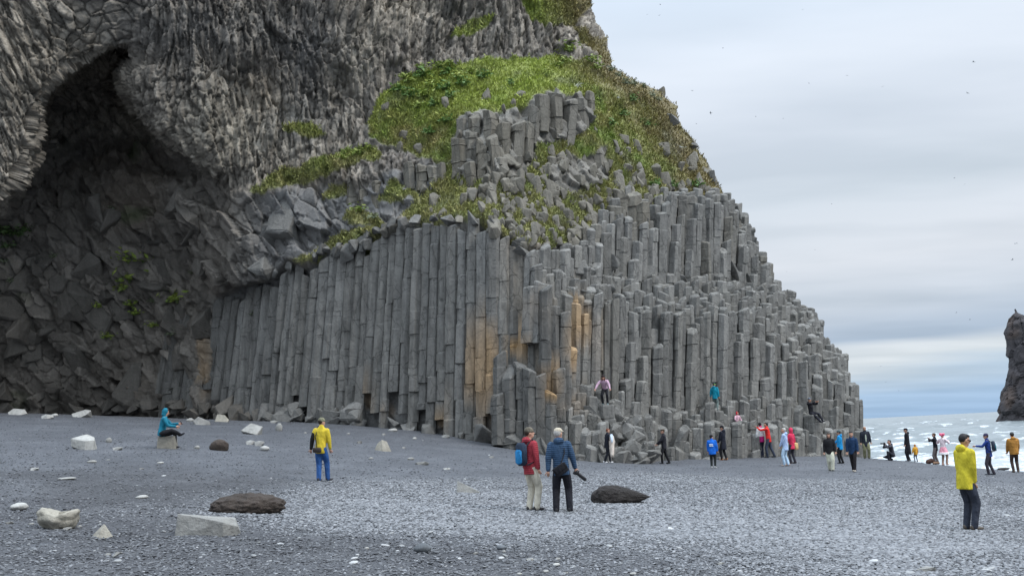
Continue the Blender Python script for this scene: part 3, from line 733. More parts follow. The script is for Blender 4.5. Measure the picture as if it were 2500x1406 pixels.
# ------------------------------------------------------------------ basalt columns
MAT_COL = rock_material('basalt_column', None, 0.35, streak=True, tint=0.22)
def ring_column(poly, z0, z1, lean=(0, 0), tiltv=(0, 0), joints=True, rnd=None, wob=0.015, topin=0.82, rag=-9.0, jst=1.0):
    """a prism of irregular section: worn head, cross joints, slightly wandering edges"""
    rnd = rnd or random
    n = len(poly); zs = [(z0, 1.0)]
    hgt_ = z1 - z0
    z = z1 - rnd.uniform(0.25, 1.1)
    js = []
    while joints and z > z0 + 0.25:
        js.append(z); z -= rnd.uniform(0.35, 1.5) * jst
    for zj in js[::-1]:
        g = rnd.choice((0.015, 0.02, 0.035)); s_ = rnd.uniform(0.92, 0.975)
        zs += [(zj - g, 1.0), (zj, s_), (zj + g, 1.0)]
    zs += [(z1 - 0.07, 1.0), (z1, topin)]
    V_, seg = [], 0
    ox = oy = 0.0
    for t, (z, s_) in enumerate(zs):
        if s_ == 1.0 and t and zs[t - 1][1] < 1.0: ox, oy = (rnd.uniform(-.035, .035), rnd.uniform(-.03, .03)) if z > rag else (rnd.uniform(-.10, .10), rnd.uniform(-.16, .14))
        top = t >= len(zs) - 2
        for (x_, y_) in poly:
            zz_ = z + ((x_ * tiltv[0] + y_ * tiltv[1]) if top else rnd.uniform(-.02, .02))
            V_.append((x_ * s_ + ox + lean[0] * (z - z0) + rnd.uniform(-wob, wob), y_ * s_ + oy + lean[1] * (z - z0) + rnd.uniform(-wob, wob), zz_))
    F_ = [tuple(range(n))[::-1]]
    for t in range(len(zs) - 1):
        for j in range(n):
            a_, b_ = t * n + j, t * n + (j + 1) % n
            F_.append((a_, b_, b_ + n, a_ + n))
    c_ = len(V_); last = (len(zs) - 1) * n
    pts = np.array(V_[last:]); m_ = pts.mean(0); V_.append((m_[0], m_[1], m_[2] + rnd.uniform(-0.05, 0.05)))
    for j in range(n): F_.append((last + j, last + (j + 1) % n, c_))
    return np.array(V_), F_
def col_colours(Vw, shade, warm=0.0):
    px_, py_ = proj(Vw); px_ = 0.6 * np.median(px_) + 0.4 * px_ + 5 * fbm(Vw * 2.5, 221, 2); py_ = py_ + 26 * fbm(Vw * 1.3, 222, 3)
    c_ = np.array([0.150, 0.146, 0.135]) * shade
    c_ = np.repeat(c_[None], len(Vw), 0)
    c_ = mixc(c_, (0.165, 0.148, 0.115), np.full(len(Vw), warm))
    s_ = sstep(0.12, 0.75, stain_mask(px_, py_) * (0.7 + 0.5 * ((shade * 37.7) % 1.0))) * (0.45 + 0.5 * ((shade * 91.3) % 1.0))
    return mixc(c_, OCHRE * (0.8 + 0.3 * shade), s_)
def clip_poly(poly, p, nrm):
    o_ = []
    for j in range(len(poly)):
        a_, b_ = poly[j], poly[(j + 1) % len(poly)]
        da = (a_[0] - p[0]) * nrm[0] + (a_[1] - p[1]) * nrm[1]; db_ = (b_[0] - p[0]) * nrm[0] + (b_[1] - p[1]) * nrm[1]
        if da <= 0: o_.append(a_)
        if da * db_ < 0:
            t = da / (da - db_); o_.append((a_[0] + (b_[0] - a_[0]) * t, a_[1] + (b_[1] - a_[1]) * t))
    return o_
columns = []      # (size in view, verts, faces, centre base, colours)
def add_column(Vl, F_, base, shade, warm=0.0, vis=None):
    Vw = Vl + base
    cols = col_colours(Vw, shade, warm)
    columns.append((vis if vis is not None else 1.0, Vl, F_, base, cols))

# stepped organ-pipe columns, packed cell against cell
LEANX = 0.09
Z_STEP = [(1388, 1150), (1383, 708), (1300, 700), (1288, 625), (1330, 604), (1400, 604), (1440, 562), (1492, 502), (1530, 475), (1600, 500), (1640, 466), (1700, 480), (1768, 478), (1810, 500), (2140, 1000), (2140, 1150)]
qx, qy = np.meshgrid(np.arange(1286, 2112, 2.5), np.arange(460, 1140, 2.5))
qx = qx.ravel(); qy = qy.ravel()
inn = inpoly(qx, qy, Z_STEP) & (qx < sil_x(qy, 0.3) - 2)
qx, qy = qx[inn], qy[inn]
Yq = depth_lookup(OUTER, qx, qy)
tq = np.clip((30 - (sil_x(qy, 0.3) - qx)) / 30, 0, 1)
Yq = Yq + 1.5 * tq ** 2
Q = at(qx, qy, Yq)
SP = 0.51
seeds = []
for jr, yy in enumerate(np.arange(48.5, 71, SP * 0.866)):
    for xx in np.arange(-1, 23, SP):
        seeds.append((xx + (SP / 2 if jr % 2 else 0) + rng.uniform(-.13, .13), yy + rng.uniform(-.12, .12)))
seeds = np.array(seeds)
plan = np.stack([Q[:, 0] - LEANX * Q[:, 2], Q[:, 1]], 1)
from mathutils import kdtree
kd = kdtree.KDTree(len(seeds))
for i_, s_ in enumerate(seeds): kd.insert((s_[0], s_[1], 0), i_)
kd.balance()
own = np.array([kd.find((p_[0], p_[1], 0))[1] for p_ in plan])
ztop = np.full(len(seeds), -99.0); zlow = np.full(len(seeds), 99.0)
np.maximum.at(ztop, own, Q[:, 2]); np.minimum.at(zlow, own, Q[:, 2])
neigh = {}
for i_ in np.unique(own):
    neigh[i_] = [c_[1] for c_ in kd.find_n((seeds[i_][0], seeds[i_][1], 0), 20)][1:]
crnd = random.Random(5)
ztop_j = ztop.copy()
for i_ in neigh:
    if ztop[i_] - zlow[i_] > 0.7: ztop_j[i_] += crnd.choice((0, 0, 0, -0.15, -0.35, -0.6, -1.0, 0.15, 0.3)) * min(1.0, (ztop[i_] - zlow[i_]) / 1.5)
    else: ztop_j[i_] += crnd.choice((0, 0, 0.12, 0.25, 0.45, -0.1))
for i_ in neigh:
    c0_ = seeds[i_]
    poly = [(c0_[0] - .6, c0_[1] - .6), (c0_[0] + .6, c0_[1] - .6), (c0_[0] + .6, c0_[1] + .6), (c0_[0] - .6, c0_[1] + .6)]
    for j_ in neigh[i_]:
        d_ = seeds[j_] - c0_; ln = np.hypot(*d_)
        mid = c0_ + d_ * 0.5 - d_ / ln * 0.005
        poly = clip_poly(poly, mid, d_ / ln)
    poly = [(p_[0] - c0_[0], p_[1] - c0_[1]) for p_ in poly]
    poly = [p_ for j, p_ in enumerate(poly) if math.hypot(p_[0] - poly[j - 1][0], p_[1] - poly[j - 1][1]) > 0.05]
    if len(poly) < 4: continue
    z1 = ztop_j[i_]
    lows = [zlow[i_]] + [zlow[j_] for j_ in neigh[i_][:6] if j_ in neigh]
    z0 = max(min(lows) - (2.6 if proj(np.array([c0_[0] + LEANX * zlow[i_], c0_[1], zlow[i_]]))[0] < 1400 else 0.8), -2.4)
    gz = float(ground_z(np.array([c0_[0] + LEANX * z0]), np.array([c0_[1]]))[0]) - 0.25
    z0 = max(z0, gz)
    if z1 - z0 < 0.3: z1 = z0 + 0.3
    rough = 1.0 if zlow[i_] > 4 else 0.5
    lean = (LEANX + crnd.gauss(0, 0.008), crnd.gauss(0, 0.008))
    if crnd.random() < 0.10 and z1 - z0 < 2.2: lean = (LEANX + crnd.gauss(0, 0.16), crnd.gauss(-0.05, 0.12))
    tilt_ = (crnd.gauss(0, 0.2), crnd.gauss(0.1, 0.2))
    Vl, F_ = ring_column(poly, 0, z1 - z0, lean, tilt_, rnd=crnd)
    base = np.array([c0_[0] + LEANX * z0, c0_[1], z0])
    vis = (ztop[i_] - zlow[i_] + 0.35) / c0_[1]
    add_column(Vl, F_, base, crnd.uniform(0.92, 1.42), crnd.choice((0, 0, 0, 0.2, 0.45)) if z0 > 8 else crnd.choice((0, 0, 0, 0.15)), vis)

# the tall closed wall of columns
top_line = np.array([(370, 800), (430, 765), (500, 745), (520, 722), (600, 700), (640, 690), (690, 655), (700, 645), (745, 655), (765, 640), (790, 615), (850, 620), (900, 590), (935, 562), (1000, 545), (1100, 537), (1180, 540), (1215, 570), (1240, 592), (1290, 622), (1310, 625), (1325, 700), (1390, 705)], float)
wr_ = random.Random(9)
pxc = 385.0
while pxc < 1392:
    TB = OUTER if pxc > 500 else INNER
    Yb = float(depth_lookup(TB, np.array([pxc]), np.array([900.0]))[0]) - (0.75 if pxc < 500 else 0.2 if pxc < 540 else 0)
    wid = wr_.uniform(0.42, 0.62)
    wpxs = wid * FPX / Yb
    cpx = pxc + wpxs / 2
    pyt = float(np.interp(cpx, top_line[:, 0], top_line[:, 1])) + wr_.choice((-6, -3, 0, 3, 6, 10, 22)) + wr_.uniform(-4, 4)
    pyb = float(np.interp(cpx, [380, 505, 700, 850, 1000, 1100, 1200, 1320, 1400], [1021, 1026, 1030, 1036, 1050, 1064, 1085, 1108, 1118]))
    Yt = float(depth_lookup(TB, np.array([cpx]), np.array([pyt + 25]))[0])
    zb = at(cpx, pyb, Yb)[2]; zt = at(cpx, pyt, Yt)[2]
    lx = float(np.interp(cpx, [380, 500, 700, 850, 1000, 1150, 1250, 1400], [0.17, 0.15, 0.115, 0.095, 0.07, 0.055, 0.05, 0.06])) + wr_.gauss(0, 0.002)
    # pixel column is read at mid height
    zm = (zb + zt) / 2; Xm = at(cpx, (pyb + pyt) / 2, (Yb + Yt) / 2)[0]
    sh6 = [(-.54, -.16), (-.30, -.34), (.26, -.36), (.54, -.17), (.46, .35), (-.46, .35)]
    if wr_.random() < .35: sh6 = [(-.54, -.20), (-.05, -.38), (.54, -.19), (.46, .35), (-.46, .35)]
    ra_ = wr_.gauss(0, .16)
    poly = [((x_ + wr_.uniform(-.05, .05)) * wid * math.cos(ra_) - (y_ + wr_.uniform(-.05, .05)) * wid * math.sin(ra_) * .6, x_ * wid * math.sin(ra_) * .5 + (y_ + wr_.uniform(-.05, .05)) * wid) for x_, y_ in sh6]
    z0 = zb - 0.3
    broken = wr_.random()
    if broken < 0.30: z0 = zb + wr_.uniform(0.5, 1.9)
    yo = wr_.gauss(0, 0.03) + (0.22 if wr_.random() < 0.06 else 0)
    X0 = Xm - lx * (zm - z0); Y00 = Yb + (Yt - Yb) * (z0 - zb) / (zt - zb) + 0.30 + yo
    Vl, F_ = ring_column(poly, 0, zt - z0, (lx, (Yt - Yb) / (zt - zb)), (wr_.gauss(0, .3), wr_.gauss(.1, .25)), rnd=wr_, wob=0.018, rag=zb + 2.0 - z0, jst=1.5, topin=0.9)
    add_column(Vl, F_, np.array([X0, Y00, z0]), wr_.uniform(0.82, 1.18) * (0.8 if cpx < 540 else 1), wr_.uniform(0, 0.3) if cpx > 1130 else wr_.uniform(0, 0.12), 0.5)
    # a fallen-out section shows the darker column behind it
    pxc += wpxs * wr_.uniform(0.84, 0.91)
# the shorter dark columns that stand forward of the wall beside the ochre stain
for (cpx, pyt, pyb, dy) in [(1222, 862, 1060, 0.75), (1243, 905, 1085, 1.0), (1268, 888, 1080, 0.9), (1295, 900, 1090, 1.1), (1318, 915, 1095, 0.95), (1342, 955, 1100, 1.2), (1215, 960, 1075, 1.15), (1365, 900, 1110, 0.7), (1378, 760, 1110, 0.35), (1350, 745, 1100, 0.3), (1332, 700, 1100, 0.25)]:
    Yb = float(depth_lookup(OUTER, np.array([cpx]), np.array([1000.0]))[0]) - dy
    zb = at(cpx, pyb, Yb)[2]; zt = at(cpx, pyt, Yb)[2]; Xm = at(cpx, (pyt + pyb) / 2, Yb)[0]
    poly = []
    a0 = wr_.uniform(0, 6.28); n_s = wr_.choice((5, 6, 6))
    for j in range(n_s):
        a_ = a0 + 2 * math.pi * (j + wr_.uniform(-.15, .15)) / n_s; poly.append((0.34 * math.cos(a_), 0.36 * math.sin(a_)))
    z0 = zb - 0.2
    Vl, F_ = ring_column(poly, 0, zt - z0, (0.05, 0.01), (wr_.gauss(0, .4), wr_.gauss(0, .3)), rnd=wr_, wob=0.03)
    add_column(Vl, F_, np.array([Xm - 0.05 * (zt - zb) / 2, Yb + 0.3, z0]), wr_.uniform(0.68, 0.9), 0.0, 0.4)
cpx = 1388.0
while cpx < 1502:
    wid = wr_.uniform(.40, .52); Yb = 52.25 + (cpx - 1388) / 110 * .55
    pyt = 722 + (cpx - 1388) * .12 + wr_.uniform(-10, 12); pyb = 1000
    zb = at(cpx, pyb, Yb)[2]; zt = at(cpx, pyt, Yb)[2]; Xm = at(cpx, (pyt + pyb) / 2, Yb)[0]
    poly = [((x_ + wr_.uniform(-.05, .05)) * wid, (y_ + wr_.uniform(-.06, .06)) * wid) for x_, y_ in [(-.52, -.06), (-.28, -.34), (.26, -.36), (.52, -.08), (.42, .35), (-.42, .35)]]
    Vl, F_ = ring_column(poly, 0, zt - zb, (0.075, 0.01), (wr_.gauss(0, .3), wr_.gauss(.1, .25)), joints=wr_.random() < .5, rnd=wr_, wob=0.02)
    add_column(Vl, F_, np.array([Xm - .075 * (zt - zb) / 2, Yb + wr_.gauss(0, .07), zb]), wr_.uniform(.85, 1.15), .3, .45)
    cpx += wid * FPX / Yb * .93
# columns standing out of the grassy slope
for (cpx, pyt, pyb, wpx_, dy) in [(1322, 228, 300, 34, .9), (1355, 224, 318, 40, .8), (1388, 240, 345, 34, 1.1), (1418, 238, 308, 34, .7), (1300, 262, 330, 30, .6), (1440, 222, 296, 24, .5), (1268, 222, 240, 26, .3),
                                  (1120, 335, 432, 38, 1.0), (1150, 318, 400, 30, .9), (1176, 345, 425, 34, 1.1), (1205, 330, 412, 34, 1.0), (1232, 300, 388, 30, .8), (1262, 296, 380, 34, .9), (1288, 300, 372, 28, .8), (1196, 272, 330, 36, .6), (1160, 280, 330, 30, .6), (1130, 285, 345, 26, .5), (1218, 380, 428, 36, 1.0), (1150, 395, 440, 30, .9),
                                  (1000, 398, 440, 26, .5), (1030, 400, 442, 28, .5), (1058, 402, 440, 28, .5), (1080, 400, 428, 22, .4), (862, 420, 478, 30, .5), (890, 425, 485, 34, .5), (920, 440, 488, 30, .4),
                                  (1345, 380, 432, 26, .5), (1368, 385, 440, 26, .6), (1460, 362, 402, 26, .4), (1500, 415, 448, 40, .5), (1515, 470, 520, 44, .6), (1545, 470, 535, 40, .6), (1565, 500, 560, 40, .7), (1500, 500, 560, 36, .6)]:
    Yb = float(depth_lookup(OUTER, np.array([cpx]), np.array([(pyt + pyb) / 2]))[0]) - dy * 0.3
    zb = at(cpx, pyb, Yb)[2]; zt = at(cpx, pyt, Yb)[2]; Xm = at(cpx, (pyt + pyb) / 2, Yb)[0]
    r_ = wpx_ / 2 * Yb / FPX * 1.12
    a0 = wr_.uniform(0, 6.28); n_s = wr_.choice((5, 6, 6)); poly = []
    for j in range(n_s):
        a_ = a0 + 2 * math.pi * (j + wr_.uniform(-.18, .18)) / n_s; poly.append((r_ * math.cos(a_), r_ * 1.1 * math.sin(a_)))
    lx = wr_.gauss(0.04, 0.06)
    Vl, F_ = ring_column(poly, 0, zt - zb + 0.5, (lx, 0.03), (wr_.gauss(0, .3), wr_.gauss(.1, .25)), rnd=wr_, wob=0.05, topin=0.7)
    add_column(Vl, F_, np.array([Xm - lx * (zt - zb) / 2, Yb + r_ * 0.5, zb - 0.5]), wr_.uniform(0.75, 1.02), wr_.uniform(0.45, 0.8), 0.35)

columns.sort(key=lambda c_: -c_[0])
for (vis, Vl, F_, base, cols) in columns[:300]:
    me = mesh_from('column', Vl, F_, MAT_COL, False, cols)
    obj('column', me, cliff, loc=base - CL)
Vs, Fs, Cs, off = [], [], [], 0
for (vis, Vl, F_, base, cols) in columns[300:]:
    Vs.append(Vl + base - CL); Cs.append(cols); Fs += [tuple(i_ + off for i_ in f_) for f_ in F_]; off += len(Vl)
if Vs:
    me = mesh_from('column_mass', np.concatenate(Vs), Fs, MAT_COL, False, np.concatenate(Cs))
    o = obj('column_mass', me, cliff); o['kind'] = 'stuff'
print('columns', len(columns))

# ------------------------------------------------------------------ broken blocks
def hull_mesh(name, seed, mat, npts=11, box=0.88):
    r_ = random.Random(seed); bm = bmesh.new()
    for _ in range(npts):
        v = Vector((r_.uniform(-1, 1), r_.uniform(-1, 1), r_.uniform(-1, 1)))
        m_ = max(abs(v.x), abs(v.y), abs(v.z)); v = v * ((1 - box) / max(v.length, .1) + box / m_) if m_ > 0 else v
        bm.verts.new(v * r_.uniform(0.86, 1.0))
    bmesh.ops.convex_hull(bm, input=bm.verts[:])
    for v in [v for v in bm.verts if not v.link_faces]: bm.verts.remove(v)
    bmesh.ops.dissolve_limit(bm, angle_limit=0.2, verts=bm.verts[:], edges=bm.edges[:])
    bmesh.ops.bevel(bm, geom=bm.edges[:], offset=0.07, segments=1, affect='EDGES')
    bmesh.ops.recalc_face_normals(bm, faces=bm.faces[:])
    for v in bm.verts: v.co += Vector((r_.uniform(-.03, .03), r_.uniform(-.03, .03), r_.uniform(-.03, .03)))
    me = bpy.data.meshes.new(name); bm.to_mesh(me); bm.free()
    if mat: me.materials.append(mat)
    return me
MAT_BLK_GREY = rock_material('grey_basalt_block', (0.15, 0.146, 0.135), 0.5)
MAT_BLK_DARK = rock_material('dark_basalt_block', (0.105, 0.096, 0.083), 0.5)
MAT_BLK_WARM = rock_material('lichened_basalt_block', (0.155, 0.143, 0.118), 0.45, tint=0.4)
BLK = {k_: [hull_mesh('rock_block', 40 + j, m_) for j in range(10)] for k_, m_ in (('g', MAT_BLK_GREY), ('d', MAT_BLK_DARK), ('w', MAT_BLK_WARM))}
brd = random.Random(21)
def block(px, py, w_, h_, kind, push=0.1, tiltz=None, base=None):
    Pp, Nv = surf(px, py, push)
    if base is not None: Pp = at(px, py, base)
    s_ = Pp[1] / FPX
    o_ = obj('rock_block', brd.choice(BLK[kind]), cliff, loc=Pp - CL,
             rot=(brd.uniform(-.4, .4), brd.uniform(-.5, .5) if tiltz is None else tiltz, brd.uniform(0, 6.28)))
    o_.scale = (w_ * s_ * 0.62, w_ * s_ * 0.62, h_ * s_ * 0.62)
    return o_
nblk = 0
# rubble along the foot of the wall
for j in range(46):
    px_ = brd.uniform(500, 1400)
    pb = float(np.interp(px_, [505, 700, 850, 1000, 1100, 1200, 1320, 1400], [1024, 1030, 1036, 1050, 1064, 1085, 1108, 1118]))
    py_ = pb - brd.uniform(-6, 26) * (1 if px_ > 620 else 1.2)
    Yb = float(depth_lookup(OUTER, np.array([px_]), np.array([900.0]))[0])
    w_ = brd.uniform(22, 52)
    block(px_, py_, w_, w_ * brd.uniform(0.7, 1.3), 'g' if px_ > 640 else 'd', base=Yb + 0.15 - brd.uniform(0, .2) - (1.0 if 1215 < px_ < 1375 else 0)); nblk += 1
# the stepped mound of blocks below the climber
for j in range(66):
    t = brd.random(); px_ = 1395 + 190 * brd.random() ** 0.9
    topy = float(np.interp(px_, [1390, 1430, 1480, 1520, 1560, 1610], [930, 930, 985, 1010, 1050, 1085]))
    py_ = topy + (1130 - topy) * t
    Yb = 49.3 + 3.2 * (1 - t) ** 1.2 + (px_ - 1400) / 215 * 1.6 * t + brd.uniform(-.2, .2)
    w_ = brd.uniform(26, 54)
    block(px_, py_, w_, w_ * brd.uniform(0.7, 1.25), 'g', base=Yb, tiltz=brd.uniform(-.3, .3)); nblk += 1
# great slabs hanging over the hollow to the side of the cave
for (px_, py_, w_, h_, ty) in [(430, 505, 50, 84, -.5), (462, 565, 52, 90, -.5), (492, 632, 50, 84, -.4), (650, 560, 74, 90, -.5), (700, 540, 70, 80, -.4), (640, 655, 56, 46, -.2), (550, 672, 40, 34, 0), (510, 676, 34, 34, 0)]:
    block(px_, py_, w_, h_, 'd' if px_ < 640 else 'g', push=-0.45, tiltz=ty); nblk += 1
# fallen and fractured blocks of the hollow
for j in range(52):
    px_ = brd.uniform(-20, 500); py_ = brd.uniform(500, 1015)
    if px_ < 110 and py_ < 600: py_ += 130
    w_ = brd.uniform(28, 74)
    block(px_, py_, w_, w_ * brd.uniform(0.7, 1.7), 'd', push=brd.uniform(-.5, -.2), tiltz=brd.uniform(-.7, .1)); nblk += 1
for j in range(26):
    px_ = brd.uniform(-10, 620); py_ = brd.uniform(985, 1016)
    w_ = brd.uniform(18, 46); block(px_, py_, w_, w_ * brd.uniform(.5, .9), 'd', push=0.5); nblk += 1
for j in range(34):
    px_ = brd.uniform(640, 1300); py_ = float(np.interp(px_, top_line[:, 0], top_line[:, 1])) + brd.uniform(-16, 8)
    w_ = brd.uniform(16, 34); block(px_, py_, w_, w_ * brd.uniform(.7, 1.3), 'g' if px_ < 900 else brd.choice('gw'), base=float(depth_lookup(OUTER, np.array([px_]), np.array([py_ + 20]))[0]) + .15); nblk += 1
# rubble on the ledges of the stepped columns
for (x0, y0, x1, y1, cnt) in [(1390, 640, 1520, 715, 14), (1560, 640, 1880, 740, 16)]:
    for j in range(cnt):
        t = brd.random(); px_ = x0 + (x1 - x0) * t; py_ = y0 + (y1 - y0) * brd.random()
        w_ = brd.uniform(18, 36); block(px_, py_, w_, w_ * brd.uniform(.8, 1.3), 'g', push=0.75); nblk += 1
for (px_, py_, w_, h_) in [(1862, 662, 34, 60), (1848, 640, 30, 40), (1936, 760, 34, 34), (1985, 795, 30, 40), (1960, 788, 30, 28), (1640, 292, 26, 34), (1688, 356, 26, 20), (1832, 592, 26, 36), (1800, 520, 30, 34), (1815, 530, 24, 24), (2025, 862, 34, 24), (1738, 435, 20, 34)]:
    block(px_, py_, w_, h_, 'g', base=float(depth_lookup(OUTER, np.array([px_ * 1.0]), np.array([py_ * 1.0]))[0]) + .6); nblk += 1
print('blocks', nblk)
# half-buried stones on the grassy slope
nst = 0
srd = random.Random(33)
STN = [hull_mesh('stone', 70 + j, MAT_BLK_WARM, 12, 0.6) for j in range(8)]
while nst < 295:
    px_ = srd.uniform(930, 1740); py_ = srd.uniform(230, 605)
    if not inpoly(np.array([px_]), np.array([py_]), GRASS[0])[0]: continue
    dens = 0.06 + 0.94 * sstep(300, 560, py_) * (0.35 + 0.65 * sstep(1080, 1260, px_))
    if srd.random() > dens: continue
    w_ = srd.uniform(10, 26) * (1.25 if srd.random() < .2 else 1)
    Pp, Nv = surf(px_, py_, 0.05); s_ = Pp[1] / FPX
    o_ = obj('stone', srd.choice(STN), cliff, loc=Pp - CL, rot=(srd.uniform(-.3, .3), srd.uniform(-.3, .3), srd.uniform(0, 6.3)))
    o_.scale = (w_ * s_ * .6, w_ * s_ * .6, w_ * s_ * srd.uniform(.6, 1.35)); nst += 1

# ------------------------------------------------------------------ grass and plants
Vg = V.reshape(ni, nj, 3)
gmask = (gm.reshape(ni, nj) > 0.5) & (k < 6)
gi, gj = np.nonzero(gmask)
cnt = 80000
sel = rng.integers(0, len(gi), cnt)
B0 = Vg[gi[sel], gj[sel]] + rng.normal(0, 0.03, (cnt, 3))
gc = C.reshape(ni, nj, 3)[gi[sel], gj[sel]]
hgt_ = rng.uniform(0.08, 0.30, cnt) * (1 + 0.6 * (fbm(B0 * 0.9, 201, 2)))
up = np.array([0, -0.25, 0.9]) + rng.normal(0, 0.35, (cnt, 3)); up /= np.linalg.norm(up, axis=1, keepdims=True)
sd_ = np.cross(up, rng.normal(0, 1, (cnt, 3))); sd_ /= np.linalg.norm(sd_, axis=1, keepdims=True)
wd_ = rng.uniform(0.018, 0.045, cnt)[:, None]
dr_ = np.array([0.05, -0.15, -0.25]) * hgt_[:, None]
v0 = B0 - sd_ * wd_; v1 = B0 + sd_ * wd_; v2 = B0 + up * hgt_[:, None] * 0.6 + sd_ * wd_ * 0.6; v3 = B0 + up * hgt_[:, None] + dr_
GV = np.stack([v0, v1, v2, v3], 1).reshape(-1, 3)
fi = np.arange(cnt)[:, None] * 4
GF = np.concatenate([fi + np.array([[0, 1, 2]]), fi + np.array([[0, 2, 3]])], 0)
gcol = gc * (0.85 + 0.9 * rng.random((cnt, 1))) * np.array([1.05, 1.05, 0.9])
GC = np.repeat(gcol, 4, 0)
m, n, l, b = new_mat('grass_blades')
at_ = n.new('ShaderNodeAttribute'); at_.attribute_name = 'Col'
l.new(at_.outputs['Color'], b.inputs['Base Color']); b.inputs['Roughness'].default_value = 0.7
b.inputs['Specular IOR Level'].default_value = 0.2
me = mesh_from('grass', GV - CL, GF, m, False, GC)
o = obj('grass', me, cliff); o['kind'] = 'stuff'

def leaf_mat(name, c0_, c1_):
    m, n, l, b = new_mat(name)
    geo = n.new('ShaderNodeNewGeometry')
    r_ = node_ramp(n, l, geo.outputs['Random Per Island'], [(0, c0_), (1, c1_)])
    l.new(r_.outputs[0], b.inputs['Base Color']); b.inputs['Roughness'].default_value = 0.6
    return m
LEAF = {'green': leaf_mat('leaf_green', (0.055, 0.12, 0.02), (0.12, 0.21, 0.04)), 'lime': leaf_mat('leaf_lime', (0.13, 0.20, 0.025), (0.24, 0.28, 0.05)),
        'dark': leaf_mat('leaf_dark', (0.03, 0.065, 0.015), (0.075, 0.13, 0.03)), 'white': leaf_mat('pale_flower', (0.5, 0.5, 0.45), (0.75, 0.75, 0.7)), 'grey': leaf_mat('leaf_grey', (0.10, 0.13, 0.07), (0.2, 0.22, 0.14))}
MAT_STEM = flat_material('plant_stem', (0.09, 0.12, 0.04), 0.7)
def plant_parts(seed, kind, leaves=70):
    r_ = np.random.default_rng(seed)
    n_ = leaves
    c_ = r_.normal(0, 0.42, (n_, 3)) * np.array([1, 0.8, 0.7]); c_[:, 2] = np.abs(c_[:, 2]) + 0.12
    a1 = r_.normal(0, 1, (n_, 3)); a1[:, 2] *= 0.5; a1 /= np.linalg.norm(a1, axis=1, keepdims=True)
    a2 = np.cross(a1, r_.normal(0, 1, (n_, 3))); a2 /= np.linalg.norm(a2, axis=1, keepdims=True)
    L_ = r_.uniform(0.12, 0.3, (n_, 1)); W_ = L_ * 0.38
    nrm = np.cross(a1, a2)
    q_ = np.stack([c_ - a1 * L_, c_ - a2 * W_ + nrm * .03, c_ + a1 * L_, c_ + a2 * W_ + nrm * .03], 1).reshape(-1, 3)
    f_ = np.arange(n_)[:, None] * 4 + np.array([[0, 1, 2, 3]])
    lv = mesh_from('foliage', q_, f_, LEAF[kind])
    bm = bmesh.new()
    for j in range(6):
        e = Vector((r_.normal(0, .3), r_.normal(0, .25), r_.uniform(.4, .8)))
        s_ = bmesh.ops.create_cone(bm, cap_ends=True, segments=5, radius1=.03, radius2=.012, depth=e.length)
        M_ = Matrix.Translation(e / 2) @ e.to_track_quat('Z', 'Y').to_matrix().to_4x4()
        bmesh.ops.transform(bm, matrix=M_, verts=s_['verts'])
    st = bpy.data.meshes.new('stem'); bm.to_mesh(st); bm.free(); st.materials.append(MAT_STEM)
    return lv, st
PLT = {k_: [plant_parts(300 + 10 * j + i_, k_) for i_ in range(3)] for j, k_ in enumerate(LEAF)}
prd = random.Random(77)
def plant(px, py, size, kind, name, label, group=None):
    Pp, Nv = surf(px, py, 0.12)
    root = obj(name, None, loc=Pp, rot=(0, 0, prd.uniform(0, 6.28)))
    s_ = size * Pp[1] / FPX * 0.62; root.scale = (s_, s_, s_)
    lv, st = prd.choice(PLT[kind])
    obj('foliage', lv, root); obj('stem', st, root)
    tag(root, label, 'plant', group)
for (px, py, s_) in [(1040, 240, 44), (1022, 268, 34), (1055, 215, 30), (1070, 172, 40), (1098, 165, 32), (1025, 170, 30), (1000, 205, 34), (1120, 200, 34), (1150, 185, 30), (985, 195, 28), (1385, 135, 46), (1360, 165, 30), (1440, 160, 40), (1455, 175, 30),
                     (900, 372, 30), (872, 385, 30), (840, 398, 26), (1330, 185, 26), (880, 515, 34), (1375, 155, 30)]:
    plant(px, py, s_ * 1.15, 'lime', 'leafy_plant', 'bright lime green leafy plant on the grassy ledge of the cliff', 'lime green plants on the ledges')
for (px, py, s_) in [(1030, 195, 46), (1090, 190, 42), (1130, 215, 40), (1085, 225, 40), (1000, 240, 40), (970, 230, 36), (1180, 200, 36), (1060, 260, 36), (1100, 245, 34), (1490, 310, 30), (1520, 285, 30), (1575, 310, 30), (1545, 250, 34), (1640, 460, 30), (1600, 455, 30), (1700, 460, 34), (1250, 215, 26), (1050, 330, 34), (1090, 300, 30)]:
    plant(px, py, s_ * 1.2, 'green', 'leafy_plant', 'mid green leafy plant among the grass of the cliff slope', 'green plants on the slope')
for (px, py, s_) in [(318, 645, 46), (345, 640, 40), (312, 690, 52), (295, 712, 36), (240, 755, 34), (318, 748, 30), (425, 738, 46), (330, 770, 24), (228, 655, 20), (262, 828, 26), (372, 800, 22)]:
    plant(px, py, s_ * 1.5, 'lime', 'leafy_plant', 'green plant rooted in a crack of the dark cave wall', 'plants on the cave wall')
for (px, py, s_) in [(10, 575, 44), (45, 580, 36), (60, 570, 30), (20, 610, 30)]:
    plant(px, py, s_ * 1.2, 'dark', 'leafy_plant', 'dark green plant at the shaded side of the cave mouth', 'dark plants beside the cave mouth')
for (px, py, s_) in [(275, 520, 26), (370, 738, 26), (430, 820, 26), (465, 670, 18), (135, 632, 20), (25, 690, 20), (8, 640, 24), (600, 765, 18), (905, 530, 26)]:
    plant(px, py, s_ * 1.1, 'grey', 'flowering_plant', 'grey green plant dotted with pale flowers on dark rock', 'flowering plants on the dark rock')
